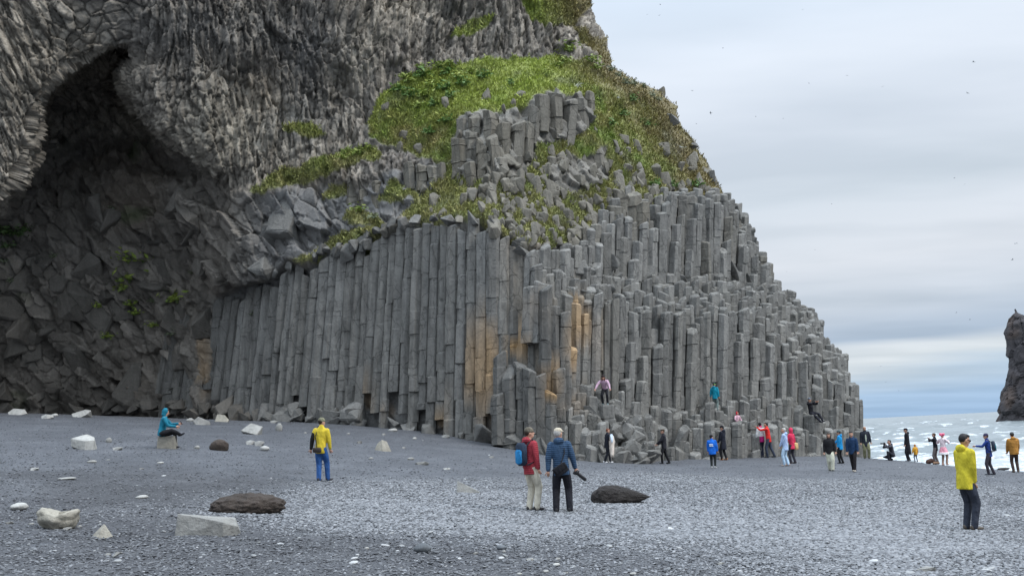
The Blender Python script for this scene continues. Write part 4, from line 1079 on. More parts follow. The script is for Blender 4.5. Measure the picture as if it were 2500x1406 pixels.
for (px, py, s_) in [(1494, 172, 24), (1512, 186, 24), (1530, 196, 22), (1552, 206, 24), (1572, 212, 22), (1596, 232, 24), (1608, 240, 22), (1535, 205, 20)]:
    plant(px - 4, py + 6, s_ * 1.1, 'grey', 'skyline_plant', 'grey green plant standing against the sky on the cliff edge', 'plants along the skyline of the cliff')
for (px, py, s_) in [(1415, 212, 22), (1505, 245, 10), (1660, 365, 12), (1695, 412, 10)]:
    plant(px, py, s_, 'white', 'flower_clump', 'clump of white flowers in the grass of the cliff slope', 'white flowers on the slope')
# ================================================================== people
class Blob:
    """closed tapered shapes gathered to be fused into one skin"""
    def __init__(s): s.V = []; s.F = []
    def add(s, V_, F_):
        o_ = len(s.V); s.V += [tuple(map(float, v)) for v in V_]; s.F += [tuple(i + o_ for i in f) for f in F_]
    def loft(s, rings, seg=14):
        V_, F_ = [], []
        for (c, ax, ay) in rings:
            for j in range(seg):
                a_ = 2 * math.pi * j / seg; V_.append(np.asarray(c) + np.asarray(ax) * math.cos(a_) + np.asarray(ay) * math.sin(a_))
        n_ = len(rings)
        for i in range(n_ - 1):
            for j in range(seg):
                a_, b_ = i * seg + j, i * seg + (j + 1) % seg; F_.append((a_, b_, b_ + seg, a_ + seg))
        F_.append(tuple(range(seg))[::-1]); F_.append(tuple((n_ - 1) * seg + j for j in range(seg)))
        s.add(V_, F_)
    def tube(s, pts, rad, seg=12):
        """rounded tapered tube through points"""
        pts = [np.asarray(p_, float) for p_ in pts]; rings = []
        def frame(d):
            d = d / (np.linalg.norm(d) + 1e-9); h = np.array([1.0, 0, 0]) if abs(d[0]) < 0.8 else np.array([0, 1.0, 0])
            u = np.cross(d, h); u /= np.linalg.norm(u); return d, u, np.cross(d, u)
        for i, p_ in enumerate(pts):
            d = pts[min(i + 1, len(pts) - 1)] - pts[max(i - 1, 0)]
            d, u, v = frame(d); r_ = rad[i]
            if i == 0:
                rings.append((p_ - d * r_ * .9, u * r_ * .35, v * r_ * .35)); rings.append((p_ - d * r_ * .5, u * r_ * .82, v * r_ * .82))
            rings.append((p_, u * r_, v * r_))
            if i == len(pts) - 1:
                rings.append((p_ + d * r_ * .5, u * r_ * .82, v * r_ * .82)); rings.append((p_ + d * r_ * .9, u * r_ * .35, v * r_ * .35))
        s.loft(rings, seg)
    def ball(s, c, r3, rot=None, seg=14, rows=9):
        c = np.asarray(c, float); Rm = np.eye(3) if rot is None else rot
        rings = []
        for i in range(1, rows):
            t = math.pi * i / rows - math.pi / 2
            rings.append((c + Rm @ np.array([0, 0, r3[2] * math.sin(t)]), Rm @ np.array([r3[0] * math.cos(t), 0, 0]), Rm @ np.array([0, r3[1] * math.cos(t), 0])))
        s.loft(rings, seg)
    def box(s, c, half, rot=None, bev=0.25):
        c = np.asarray(c, float); Rm = np.eye(3) if rot is None else rot; h = np.asarray(half, float)
        rings = []
        for zz_, k_ in ((-1, 1 - bev), (-1 + bev * .6, 1), (1 - bev * .6, 1), (1, 1 - bev)):
            ring = []
            for (x_, y_) in ((-1, -1 + bev), (-1 + bev, -1), (1 - bev, -1), (1, -1 + bev), (1, 1 - bev), (1 - bev, 1), (-1 + bev, 1), (-1, 1 - bev)):
                ring.append(c + Rm @ (h * np.array([x_ * k_, y_ * k_, zz_])))
            rings.append(ring)
        V_ = [v for r_ in rings for v in r_]; F_ = [tuple(range(8))[::-1], tuple(24 + j for j in range(8))]
        for i in range(3):
            for j in range(8):
                a_, b_ = i * 8 + j, i * 8 + (j + 1) % 8; F_.append((a_, b_, b_ + 8, a_ + 8))
        s.add(V_, F_)
    def mesh(s, name, mat, smooth=True):
        me = bpy.data.meshes.new(name); me.from_pydata(s.V, [], s.F); me.update()
        bm = bmesh.new(); bm.from_mesh(me); bmesh.ops.recalc_face_normals(bm, faces=bm.faces[:]); bm.to_mesh(me); bm.free()
        if smooth: me.polygons.foreach_set('use_smooth', np.ones(len(me.polygons), bool))
        me.materials.append(mat); return me
_fuse = []
def fused(name, blob, mat, parent, voxel, it=3, extra=None):
    o_ = obj(name, blob.mesh(name, mat), parent)
    md = o_.modifiers.new('fuse', 'REMESH'); md.mode = 'VOXEL'; md.voxel_size = voxel; md.use_smooth_shade = True
    sm = o_.modifiers.new('ease', 'SMOOTH'); sm.iterations = it; sm.factor = 0.5
    _fuse.append((o_, extra, mat)); return o_

_cm = {}
def cloth(col, puff=0.0, rough=0.85):
    key = (tuple(col), puff, rough)
    if key in _cm: return _cm[key]
    m, n, l, b = new_mat('cloth')
    tcn = n.new('ShaderNodeTexCoord'); v = tcn.outputs['Object']
    mpc = n.new('ShaderNodeMapping'); l.new(v, mpc.inputs[0]); mpc.inputs['Scale'].default_value = (7, 7, 3.2); mpc.inputs['Rotation'].default_value = (.5, .3, 0)
    t = node_noise(n, l, mpc.outputs[0], 1.0, 3, 0.55); t2 = node_noise(n, l, v, 18.0, 2, 0.5)
    r_ = node_ramp(n, l, t.outputs[0], [(0.3, 0.78), (0.7, 1.18)])
    l.new(node_mix(n, l, 'MULTIPLY', 1.0, tuple(col), r_.outputs[0]), b.inputs['Base Color'])
    b.inputs['Roughness'].default_value = rough; b.inputs['Specular IOR Level'].default_value = 0.25
    nb = node_bump(n, l, t.outputs[0], 0.8, 0.10); nb = node_bump(n, l, t2.outputs[0], 0.25, 0.015, nb)
    if puff:
        wv = n.new('ShaderNodeTexWave'); wv.bands_direction = 'Z'; wv.inputs['Scale'].default_value = puff; wv.inputs['Distortion'].default_value = 1.0
        l.new(v, wv.inputs['Vector']); nb = node_bump(n, l, wv.outputs['Fac'], 0.38, 0.025, nb)
    l.new(nb, b.inputs['Normal'])
    _cm[key] = m; return m
SKIN = flat_material('skin', (0.48, 0.27, 0.19), 0.55, 0.08, 12, 0.05)
SKIN2 = flat_material('skin_tan', (0.40, 0.23, 0.15), 0.55, 0.08, 12, 0.05)
EYE = flat_material('eye_dark', (0.03, 0.02, 0.02), 0.3, 0.0, 5, 0)
LIP = flat_material('lip', (0.36, 0.13, 0.11), 0.5, 0.0, 5, 0)
BLK_PLASTIC = flat_material('black_plastic', (0.018, 0.018, 0.02), 0.4, 0.1, 20, 0.1)
GLASSM = flat_material('dark_glass', (0.02, 0.02, 0.03), 0.08, 0.0, 5, 0, spec=0.6)
HAIRC = {'black': (0.014, 0.012, 0.012), 'brown': (0.06, 0.032, 0.018), 'auburn': (0.14, 0.045, 0.022), 'grey': (0.42, 0.40, 0.37), 'pink': (0.75, 0.14, 0.24), 'darkbrown': (0.03, 0.018, 0.012), 'bald': (0.3, 0.2, 0.15)}

def ik2(a, b, l1, l2, hint):
    a = np.asarray(a, float); b = np.asarray(b, float); d = b - a; L_ = np.linalg.norm(d)
    if L_ > (l1 + l2) * 0.995: b = a + d / L_ * (l1 + l2) * 0.995; d = b - a; L_ = np.linalg.norm(d)
    d = d / L_; x_ = (l1 * l1 - l2 * l2 + L_ * L_) / (2 * L_); h = math.sqrt(max(l1 * l1 - x_ * x_, 0))
    q = np.asarray(hint, float) - d * np.dot(hint, d); q /= np.linalg.norm(q) + 1e-9
    return a + d * x_ + q * h, b
def rotz(a): return np.array([[math.cos(a), -math.sin(a), 0], [math.sin(a), math.cos(a), 0], [0, 0, 1.0]])
def rotx(a): return np.array([[1.0, 0, 0], [0, math.cos(a), -math.sin(a)], [0, math.sin(a), math.cos(a)]])

def person(px, py, hpx, yaw, label, coat, legs, shoes=(0.03, 0.03, 0.03), hat=None, hair='darkbrown', pel=(0, 0, .52), lean=0, side=0, feet=((-.06, .03, 0), (.06, -.03, 0)), toes=(0, 0),
           hands=((-.135, .03, .40), (.135, .03, .40)), head=(0, 0), hem=.43, bulk=1.0, puff=0.0, wide=1.0, hood='down', base=None, H=None, skin=None, skirt=None, hoodcol=None, sleeve=None, scarf=None, long_hair=False, glasses=False, hint=((-.6, -.5, -.6), (.6, -.5, -.6)), knee=((-.15, 1, .1), (.15, 1, .1)), inner=None, gloves=None):
    """px, py: where the feet stand in the picture; yaw 0 faces away from the lens, +90 towards picture left"""
    P0 = on_ground(px, py) if base is None else np.asarray(base, float)
    if H is None: H = hpx * P0[1] / FPX
    vox = 0.0135 if P0[1] < 28 else 0.02
    root = obj('person', None, loc=P0, rot=(0, 0, R(yaw)))
    tag(root, label, 'person')
    S = lambda *v: np.array(v, float) * H
    skin = skin or SKIN
    p_ = S(*pel); la, sa_ = R(lean), R(side)
    up = np.array([math.sin(sa_), math.sin(la), math.cos(la) * math.cos(sa_)]); up /= np.linalg.norm(up)
    rt = np.array([1.0, 0, 0]) - up * up[0]; rt /= np.linalg.norm(rt); fw = np.cross(up, rt)
    shc = p_ + up * .285 * H; nk = p_ + up * .305 * H
    hu = up * 0.55 + np.array([0, 0, 0.45]); hu /= np.linalg.norm(hu)
    hr = rotz(R(head[0])) @ rotx(R(head[1]))
    hc = nk + hu * .098 * H + fw * .012 * H
    sh_l = [shc - rt * .098 * H, shc + rt * .098 * H]
    hip = [p_ + S(-.048, 0, -.01), p_ + S(.048, 0, -.01)]
    ank, kne, elb, wri = [], [], [], []
    for i in (0, 1):
        a_ = S(*feet[i]) + S(0, 0, .045)
        k_, a_ = ik2(hip[i], a_, .245 * H, .235 * H, knee[i]); ank.append(a_); kne.append(k_)
        w_ = S(*hands[i]); e_, w_ = ik2(sh_l[i], w_, .165 * H, .145 * H, hint[i]); elb.append(e_); wri.append(w_)
    # body: one skin from head to hands
    B = Blob()
    hp = lambda x, y, z: hc + hr @ (np.array([x, y, z]) * H)
    B.ball(hc, (.044 * H, .054 * H, .060 * H), hr); B.ball(hp(0, .012, -.036), (.034 * H, .042 * H, .034 * H), hr)
    B.tube([hp(0, .050, .006), hp(0, .062, -.014)], [.007 * H, .010 * H], 8)
    for s_ in (-1, 1): B.ball(hp(s_ * .045, -.004, -.006), (.007 * H, .014 * H, .020 * H), hr, 8, 6)
    B.tube([nk - up * .03 * H, hc - hu * .03 * H], [.032 * H, .028 * H])
    B.loft([(p_ - up * .03 * H, rt * .07 * H, fw * .055 * H), (p_ + up * .1 * H, rt * .065 * H, fw * .05 * H), (p_ + up * .22 * H, rt * .078 * H, fw * .055 * H), (shc, rt * .08 * H, fw * .045 * H), (nk, rt * .03 * H, fw * .03 * H)])
    for i in (0, 1):
        B.tube([hip[i], kne[i], ank[i]], [.046 * H, .032 * H, .022 * H]); B.tube([sh_l[i], elb[i], wri[i]], [.03 * H, .024 * H, .0165 * H])
        d = wri[i] - elb[i]; d /= np.linalg.norm(d)
        B.tube([wri[i], wri[i] + d * .036 * H], [.0155 * H, .0175 * H], 8)
    fing = Blob()
    for i in (0, 1):
        d = wri[i] - elb[i]; d /= np.linalg.norm(d)
        sx_ = np.cross(d, fw); sx_ /= np.linalg.norm(sx_) + 1e-9; nx_ = np.cross(sx_, d)
        kn = wri[i] + d * .042 * H
        for j, (off, ln) in enumerate(((-.0135, .028), (-.0045, .035), (.0045, .033), (.0135, .026))):
            q = kn + sx_ * off * H; q1 = q + d * ln * .55 * H + nx_ * .006 * H; q2 = q1 + d * ln * .4 * H + nx_ * .016 * H
            fing.tube([q - d * .012 * H, q1, q2], [.0052 * H, .005 * H, .0042 * H], 6)
        tb = wri[i] + d * .02 * H + sx_ * .014 * H * (1 if i else -1)
        fing.tube([tb, tb + (sx_ * (.018 if i else -.018) + d * .022) * H, tb + (sx_ * (.02 if i else -.02) + d * .04 + nx_ * .008) * H], [.0065 * H, .006 * H, .0048 * H], 6)
    bodyo = fused('body', B, skin, root, vox, 2, fing)
    for s_ in (-1, 1):
        e_ = Blob(); e_.ball(hp(s_ * .019, .0485, .004), (.0075 * H, .004 * H, .004 * H), hr, 8, 5); e_.ball(hp(s_ * .019, .0495, .0155), (.012 * H, .004 * H, .0026 * H), hr, 8, 5)
        obj('eye', e_.mesh('eye', EYE), bodyo)
    e_ = Blob(); e_.ball(hp(0, .0505, -.034), (.013 * H, .004 * H, .0035 * H), hr, 8, 5); obj('mouth', e_.mesh('mouth', LIP), bodyo)
    # hair
    hm = flat_material('hair_' + hair, HAIRC[hair], 0.6, 0.3, 30, 0.4, 0.01)
    if hair != 'bald':
        h_ = Blob(); h_.ball(hp(0, -.017, .014), (.048 * H, .048 * H, .056 * H), hr); h_.ball(hp(0, .006, .046), (.041 * H, .044 * H, .022 * H), hr)
        if long_hair: h_.tube([hp(0, -.035, -.02), hp(-.01, -.04, -.09), hp(-.015, -.03, -.15)], [.045 * H, .042 * H, .022 * H]); h_.tube([hp(-.036, .01, 0), hp(-.046, .012, -.10)], [.018 * H, .014 * H]); h_.tube([hp(.036, .01, 0), hp(.046, .012, -.10)], [.018 * H, .014 * H])
        fused('hair', h_, hm, root, vox * .8, 2)
    # jacket
    J = Blob(); bk = bulk
    down = np.array([0, 0, -1.0]); t_h = pel[2] - hem
    hemc = p_ + (down * .7 - up * .3) * t_h * H if t_h > .12 else p_ - up * t_h * H
    fl = 1 + max(0, t_h - .1) * 1.2
    J.loft([(hemc, rt * .088 * H * bk * fl, fw * .07 * H * bk * fl), (p_ + up * .02 * H, rt * .088 * H * bk, fw * .071 * H * bk), (p_ + up * .10 * H, rt * .082 * H * bk, fw * .066 * H * bk), (p_ + up * .20 * H, rt * .096 * H * bk, fw * .071 * H * bk),
            (p_ + up * .26 * H, rt * .100 * H * bk, fw * .064 * H * bk), (shc + up * .008 * H, rt * .082 * H, fw * .05 * H), (nk + up * .022 * H, rt * .044 * H, fw * .044 * H)], 18)
    for i in (0, 1):
        d = wri[i] - elb[i]; d /= np.linalg.norm(d)
        J.tube([sh_l[i] - up * .012 * H, (sh_l[i] + elb[i]) / 2, elb[i], wri[i] - d * .005 * H], [.041 * H * bk, .039 * H * bk, .035 * H * bk, .0255 * H * bk])
    if hood == 'down': J.ball(nk - fw * .045 * H + up * .012 * H, (.066 * H, .040 * H, .044 * H))
    if hood == 'collar': J.tube([nk, nk + up * .03 * H], [.043 * H, .041 * H])
    jm = cloth(coat, puff)
    jo = fused('jacket', J, jm, root, vox, 3)
    if hood == 'up':
        q = Blob(); q.ball(hp(0, -.016, .006), (.060 * H, .062 * H, .074 * H), hr); q.ball(hp(0, -.02, -.055), (.055 * H, .05 * H, .04 * H), hr); fused('hood', q, cloth(hoodcol or coat), jo, vox, 2)
    if sleeve is not None:      # contrasting lower sleeve
        for i in (0, 1):
            if sleeve[0] in ('both', i):
                q = Blob(); q.tube([elb[i] * .4 + sh_l[i] * .6, elb[i], wri[i]], [.042 * H * bk, .037 * H * bk, .027 * H * bk]); fused('sleeve', q, cloth(sleeve[1]), jo, vox, 2)
    if inner is not None:
        q = Blob(); q.loft([(p_ - up * .02 * H + fw * .012 * H, rt * .035 * H, fw * .066 * H * bk), (p_ + up * .2 * H + fw * .012 * H, rt * .040 * H, fw * .066 * H * bk), (nk + fw * .014 * H, rt * .026 * H, fw * .036 * H)]); fused('shirt', q, cloth(inner), root, vox, 2)
    if scarf is not None:
        q = Blob(); q.tube([nk + up * .005 * H, nk + up * .035 * H], [.049 * H, .045 * H]); fused('scarf', q, cloth(scarf), root, vox, 2)
    # trousers, skirt, shoes
    T = Blob(); T.ball(p_ + S(0, 0, -.005), (.082 * H, .068 * H, .06 * H))
    for i in (0, 1):
        T.tube([hip[i] * .8 + p_ * .2, (hip[i] + kne[i]) / 2, kne[i], (kne[i] * .45 + ank[i] * .55), ank[i] + S(0, 0, -.012)], [.056 * H, .051 * H * wide ** .5, .042 * H * wide, .037 * H * wide, .034 * H * wide])
    fused('trousers', T, cloth(legs), root, vox, 3)
    if skirt is not None:
        q = Blob(); q.loft([(p_ + S(0, 0, .05), rt * .085 * H, fw * .07 * H), (p_ + S(0, 0, -.05), rt * .12 * H, fw * .11 * H), (p_ + S(0, 0, -skirt[1]), rt * .15 * H, fw * .14 * H)], 20); fused('skirt', q, cloth(skirt[0]), root, vox, 2)
    for i in (0, 1):
        q = Blob(); Rm = rotz(R(toes[i])); sh_ = kne[i] - ank[i]
        pitch = math.atan2(sh_[1], max(sh_[2], .02 * H)) * (-.35 if feet[i][2] > .02 else 0)
        Rm = Rm @ rotx(pitch); c_ = ank[i] + Rm @ S(0, .03, -.026)
        q.ball(c_, (.028 * H, .074 * H, .021 * H), Rm); q.ball(ank[i] + Rm @ S(0, -.008, -.012), (.028 * H, .034 * H, .034 * H), Rm)
        fused('shoe', q, flat_material('shoe', shoes, .6, .15, 20, .2), root, vox * .9, 1)
    if gloves is not None:
        for i in (0, 1):
            d = wri[i] - elb[i]; d /= np.linalg.norm(d); q = Blob(); q.tube([wri[i], wri[i] + d * .05 * H], [.021 * H, .025 * H], 8); fused('glove', q, cloth(gloves), root, vox, 1)
    if hat:
        q = Blob(); kind, hcol = hat[0], hat[1]
        if kind == 'beanie': q.ball(hp(0, -.004, .026), (.0525 * H, .060 * H, .050 * H), hr); q.loft([(hp(0, .0, .008), hr @ S(.053, 0, 0), hr @ S(0, .060, 0)), (hp(0, -.002, .028), hr @ S(.054, 0, 0), hr @ S(0, .061, 0))])
        if kind == 'cap':
            q.ball(hp(0, -.004, .030), (.052 * H, .059 * H, .042 * H), hr); q.loft([(hp(0, .045, .022), hr @ S(.040, 0, 0), hr @ S(0, .05, 0)), (hp(0, .047, .030), hr @ S(.040, 0, 0), hr @ S(0, .05, 0))])
        if kind == 'beret': q.ball(hp(0, -.004, .044), (.062 * H, .066 * H, .022 * H), hr); q.ball(hp(0, 0, .03), (.052 * H, .058 * H, .03 * H), hr)
        fused('hat', q, cloth(hcol), root, vox * .8, 2)
    if glasses:
        q = Blob()
        for s_ in (-1, 1): q.ball(hp(s_ * .020, .054, .002), (.015 * H, .004 * H, .011 * H), hr, 10, 6); q.tube([hp(s_ * .036, .05, .006), hp(s_ * .047, .0, .006)], [.0028 * H, .0028 * H], 6)
        q.tube([hp(-.008, .057, .004), hp(.008, .057, .004)], [.0025 * H, .0025 * H], 6)
        obj('glasses', q.mesh('glasses', GLASSM), root)
    return dict(jacket=jo, root=root, H=H, P0=P0, yaw=yaw, p=p_, up=up, rt=rt, fw=fw, nk=nk, shc=shc, wri=wri, elb=elb, hc=hc, hp=hp, ank=ank, S=S)
def prop(per, name, label, cat, parts):
    """a carried thing: own top-level object, its parts built in the carrier's frame"""
    root = obj(name, None, loc=per['P0'], rot=(0, 0, R(per['yaw'])))
    tag(root, label, cat)
    made, under = {}, {'front_pocket': 'pack', 'screen': 'case', 'lens': 'camera_body', 'flap': 'pouch', 'coat_sleeve': 'coat_cloth'}
    for nm, blob, mat in parts: made[nm] = obj(nm, blob.mesh(nm, mat), made.get(under.get(nm), root))
    return root
def hand(per, i, ext=.045):
    d = per['wri'][i] - per['elb'][i]; d = d / np.linalg.norm(d); return per['wri'][i] + d * ext * per['H']
def phone(per, i, label, col=(0.02, 0.02, 0.025)):
    c_ = hand(per, i, .06); q = Blob(); q.box(c_ + np.array([0, .012, .02]), (.037, .006, .075), rotx(.5), .15); s_ = Blob(); s_.box(c_ + np.array([0, .0155, .02]) - rotx(.5) @ np.array([0, .008 * 2.0, 0]), (.032, .002, .068), rotx(.5), .1)
    prop(per, 'phone', label, 'phone', [('case', q, flat_material('phone_case', col, .3)), ('screen', s_, GLASSM)])
def backpack(per, label, col, col2, tall=.30):
    H = per['H']; c_ = per['p'] + per['up'] * .155 * H - per['fw'] * .125 * H
    Rm = np.stack([per['rt'], per['fw'], per['up']], 1)
    b_ = Blob(); b_.box(c_, (.078 * H, .045 * H, tall / 2 * H * .92), Rm, .45)
    f_ = Blob(); f_.box(c_ - per['fw'] * .045 * H - per['up'] * .03 * H, (.056 * H, .012 * H, .085 * H), Rm, .4)
    parts = [('pack', b_, cloth(col)), ('front_pocket', f_, cloth(col2))]
    for s_ in (-1, 1):
        t_ = Blob(); x_ = per['rt'] * s_ * .058 * H
        t_.tube([c_ + x_ + per['up'] * .10 * H + per['fw'] * .04 * H, per['shc'] + x_ + per['up'] * .045 * H, per['shc'] + x_ * 1.1 + per['fw'] * .082 * H - per['up'] * .06 * H, c_ + x_ * 1.45 - per['up'] * .1 * H + per['fw'] * .12 * H, c_ + x_ * 1.2 - per['up'] * .13 * H + per['fw'] * .03 * H], [.009 * H] * 5, 6)
        parts.append(('strap', t_, cloth((0.02, 0.02, 0.025))))
    prop(per, 'backpack', label, 'backpack', parts)
def camera_prop(per, c_, fwd, label, lens=.16):
    fwd = np.asarray(fwd, float); fwd /= np.linalg.norm(fwd); rt_ = np.cross(fwd, [0, 0, 1.0]); rt_ /= np.linalg.norm(rt_) + 1e-9; up_ = np.cross(rt_, fwd); Rm = np.stack([rt_, fwd, up_], 1)
    b_ = Blob(); b_.box(c_, (.07, .035, .05), Rm, .2); b_.box(np.asarray(c_) + up_ * .055, (.025, .03, .018), Rm, .3)
    l_ = Blob(); l_.tube([np.asarray(c_) + fwd * .03, np.asarray(c_) + fwd * (.03 + lens * .6), np.asarray(c_) + fwd * (.03 + lens)], [.034, .037, .041], 12)
    prop(per, 'photo_camera', label, 'camera', [('camera_body', b_, BLK_PLASTIC), ('lens', l_, BLK_PLASTIC)])
def shoulder_bag(per, label, col, x=.06, z=.46, y=-.10, size=(.085, .03, .06), roll_=.5, strap_from=1):
    H = per['H']; c_ = per['S'](x, y, z); Rr = np.array([[math.cos(roll_), 0, math.sin(roll_)], [0, 1, 0], [-math.sin(roll_), 0, math.cos(roll_)]])
    b_ = Blob(); b_.box(c_, tuple(v * H for v in size), Rr, .25)
    f_ = Blob(); f_.box(c_ + np.array([0, -size[1] * H if y < 0 else size[1] * H, size[2] * .3 * H]), (size[0] * .96 * H, .006 * H, size[2] * .62 * H), Rr, .2)
    t_ = Blob(); sx_ = per['rt'] * (.055 if strap_from else -.055) * H
    t_.tube([c_ + np.array([0, 0, size[2] * .8 * H]), per['p'] + per['up'] * .17 * H + sx_ * 1.1 - per['fw'] * .088 * H * (1 if y < 0 else -1), per['shc'] + sx_ + per['up'] * .05 * H, per['p'] + per['up'] * .17 * H + sx_ * .4 + per['fw'] * .088 * H * (1 if y < 0 else -1)], [.007 * H] * 4, 6)
    prop(per, 'shoulder_bag', label, 'bag', [('pouch', b_, cloth(col)), ('flap', f_, cloth(tuple(v * .8 for v in col))), ('strap', t_, cloth((.015, .015, .018)))])

# --- on the sand and shingle
p1 = person(1300, 1246, 200, -52, 'person in red quilted jacket, beige trousers and brown beanie on the shingle', (0.30, 0.035, 0.048), (0.50, 0.46, 0.37), (0.03, 0.027, 0.027), ('beanie', (0.115, 0.10, 0.075)), puff=7.5, feet=((-.045, -.01, 0), (.05, .03, 0)), head=(-22, 4), toes=(8, -12), wide=1.12, bulk=1.04)
backpack(p1, 'dark blue backpack with bright blue pocket on the red jacket', (0.02, 0.032, 0.055), (0.02, 0.19, 0.42))
p2 = person(1376, 1250, 203, -6, 'person in navy quilted jacket, black trousers and cream cap on the shingle', (0.03, 0.062, 0.115), (0.013, 0.013, 0.018), (0.02, 0.02, 0.022), ('cap', (0.50, 0.44, 0.34)), 'grey', puff=7.5, feet=((-.085, 0, 0), (.075, .01, 0)), toes=(10, -12), head=(-30, 0), hands=((-.165, -.03, .42), (.19, .06, .40)), wide=1.15, bulk=1.1, side=-2)
shoulder_bag(p2, 'flat black shoulder bag hanging against the navy quilted jacket', (0.014, 0.014, 0.018), x=.0, z=.50, y=-.115, roll_=-.55)
camera_prop(p2, hand(p2, 1, .06), (0.55, .35, -.5), 'black camera with long lens held by the person in navy', .22)
p3 = person(785, 1174, 153, -12, 'person in yellow jacket, bright blue trousers and olive beanie walking on dark sand', (0.54, 0.41, 0.035), (0.022, 0.075, 0.22), (0.035, 0.035, 0.04), ('beanie', (0.16, 0.155, 0.10)), feet=((-.02, -.06, .0), (.07, .09, 0)), head=(-35, 0), toes=(0, -30), hood='collar', hands=((-.19, .0, .41), (.14, .06, .46)), side=4, sleeve=(0, (0.012, 0.012, 0.012)), wide=1.1)
shoulder_bag(p3, 'small brown bag slung across the yellow jacket', (0.055, 0.045, 0.04), x=-.02, z=.485, y=-.10, size=(.062, .03, .04), roll_=.1, strap_from=0)
p4 = person(2366, 1294, 231, -72, 'person in yellow hooded jacket, dark trousers and glasses looking down at the shingle', (0.50, 0.42, 0.03), (0.03, 0.035, 0.05), (0.085, 0.07, 0.055), None, 'black', feet=((-.045, .01, 0), (.05, .03, 0)), head=(-8, -14), hands=((-.08, .055, .49), (.08, .06, .49)), pel=(0, .015, .52), hem=.415, bulk=1.12, lean=5, glasses=True, wide=1.05, skin=SKIN2, toes=(0, -12))
# the seated one
seat_pt = on_ground(412, 1094); SH = 1.78
p5 = person(412, 1094, 0, -78, 'person in teal hooded jacket sitting cross-legged on a pale stone with a phone', (0.01, 0.15, 0.22), (0.012, 0.012, 0.014), (0.02, 0.02, 0.024), None, hood='up', H=SH, base=seat_pt, pel=(0, -.13, .285), lean=12, feet=((-.05, .10, 0), (-.02, .20, .215)), knee=((-.1, 1, 1.0), (1.0, .25, .35)), hands=((-.06, .17, .455), (.06, .13, .40)), head=(0, -18), hem=.235, toes=(0, -20), hint=((-.5, -.3, -.8), (.5, -.3, -.8)))
phone(p5, 0, 'dark phone held by the person seated on the stone')
# --- near the foot of the columns
p6 = person(1484, 1130, 84, -70, 'person in dark jacket walking past the rocks with a light coat on one arm', (0.012, 0.014, 0.022), (0.012, 0.014, 0.02), (0.72, 0.72, 0.72), None, 'auburn', feet=((-.04, .10, 0), (.04, -.12, .01)), hands=((-.12, .14, .50), (.17, .10, .52)), lean=8, head=(-10, -15), hood='collar', toes=(0, 0))
cc = Blob(); hA = hand(p6, 1, 0); cH = p6['H']
cc.loft([(hA + np.array([-.02, -.02, .36]), (.10, .03, 0), (0, .09, .02)), (hA + np.array([.02, -.03, .18]), (.17, .02, 0), (0, .10, 0)), (hA + np.array([.10, -.08, -.10]), (.18, 0, .03), (0, .09, 0)), (hA + np.array([.26, -.16, -.36]), (.14, .02, .04), (0, .07, 0)), (hA + np.array([.44, -.25, -.55]), (.06, .02, .03), (0, .04, 0))], 14)
c2 = Blob(); c2.tube([hA + np.array([.06, -.05, .40]), hA + np.array([.16, -.08, .22]), hA + np.array([.2, -.1, .12])], [.07, .06, .04])
prop(p6, 'coat', 'pale beige coat trailing from the arm of the dark jacketed walker', 'coat', [('coat_cloth', cc, cloth((0.50, 0.43, 0.37))), ('coat_sleeve', c2, cloth((0.48, 0.55, 0.62)))])
p7 = person(1624, 1132, 84, 84, 'person in black puffer jacket and brown beret beside the column steps', (0.022, 0.022, 0.028), (0.01, 0.01, 0.012), (0.012, 0.012, 0.012), ('beret', (0.06, 0.045, 0.03)), 'brown', feet=((-.05, .08, 0), (.05, -.12, 0)), hands=((-.07, .20, .58), (.10, .16, .56)), puff=6, bulk=1.1, toes=(0, 0), hood='collar')
phone(p7, 0, 'pale phone held by the person in brown beret', (0.6, 0.6, 0.6))
p8 = person(1742, 1142, 80, -20, 'child in bright blue jacket printed with white lettering and black beanie', (0.008, 0.12, 0.52), (0.018, 0.022, 0.022), (0.5, 0.5, 0.5), ('beanie', (0.01, 0.01, 0.012)), head=(-40, 10), bulk=1.22, hem=.40, feet=((-.05, .0, 0), (.05, .03, 0)), hood='collar', hands=((-.14, .06, .42), (.15, .06, .43)), toes=(15, -15))
q = Blob(); H8 = p8['H']; yb = -.093 * H8
for k_, (xx, zz_, ww, hh) in enumerate([(-.05, .70, .010, .016), (-.03, .702, .009, .014), (-.012, .704, .009, .014), (.006, .704, .009, .014), (.024, .703, .009, .014), (.042, .700, .010, .015)]):
    q.box(np.array([xx * H8, yb + abs(xx) * .1 * H8, zz_ * H8]), (ww * .85 * H8, .006 * H8, hh * H8), None, .2)
q.box(np.array([0, yb - .002, .655 * H8]), (.062 * H8, .006 * H8, .007 * H8), None, .2)
for k_ in range(4): q.box(np.array([(-.03 + .02 * k_) * H8, yb, .678 * H8]), (.006 * H8, .006 * H8, .005 * H8), None, .2)
obj('lettering', q.mesh('lettering', flat_material('white_print', (0.75, 0.78, 0.8), .7)), p8['jacket'])
p9 = person(1769, 1123, 84, 48, 'person in long black hooded coat, black beanie and tan boots near the columns', (0.014, 0.016, 0.026), (0.012, 0.012, 0.014), (0.34, 0.15, 0.06), ('beanie', (0.01, 0.01, 0.014)), 'black', hem=.30, feet=((-.05, .05, 0), (.05, -.04, 0)), head=(20, 0), hands=((-.10, .10, .50), (.12, .08, .50)), bulk=1.0)
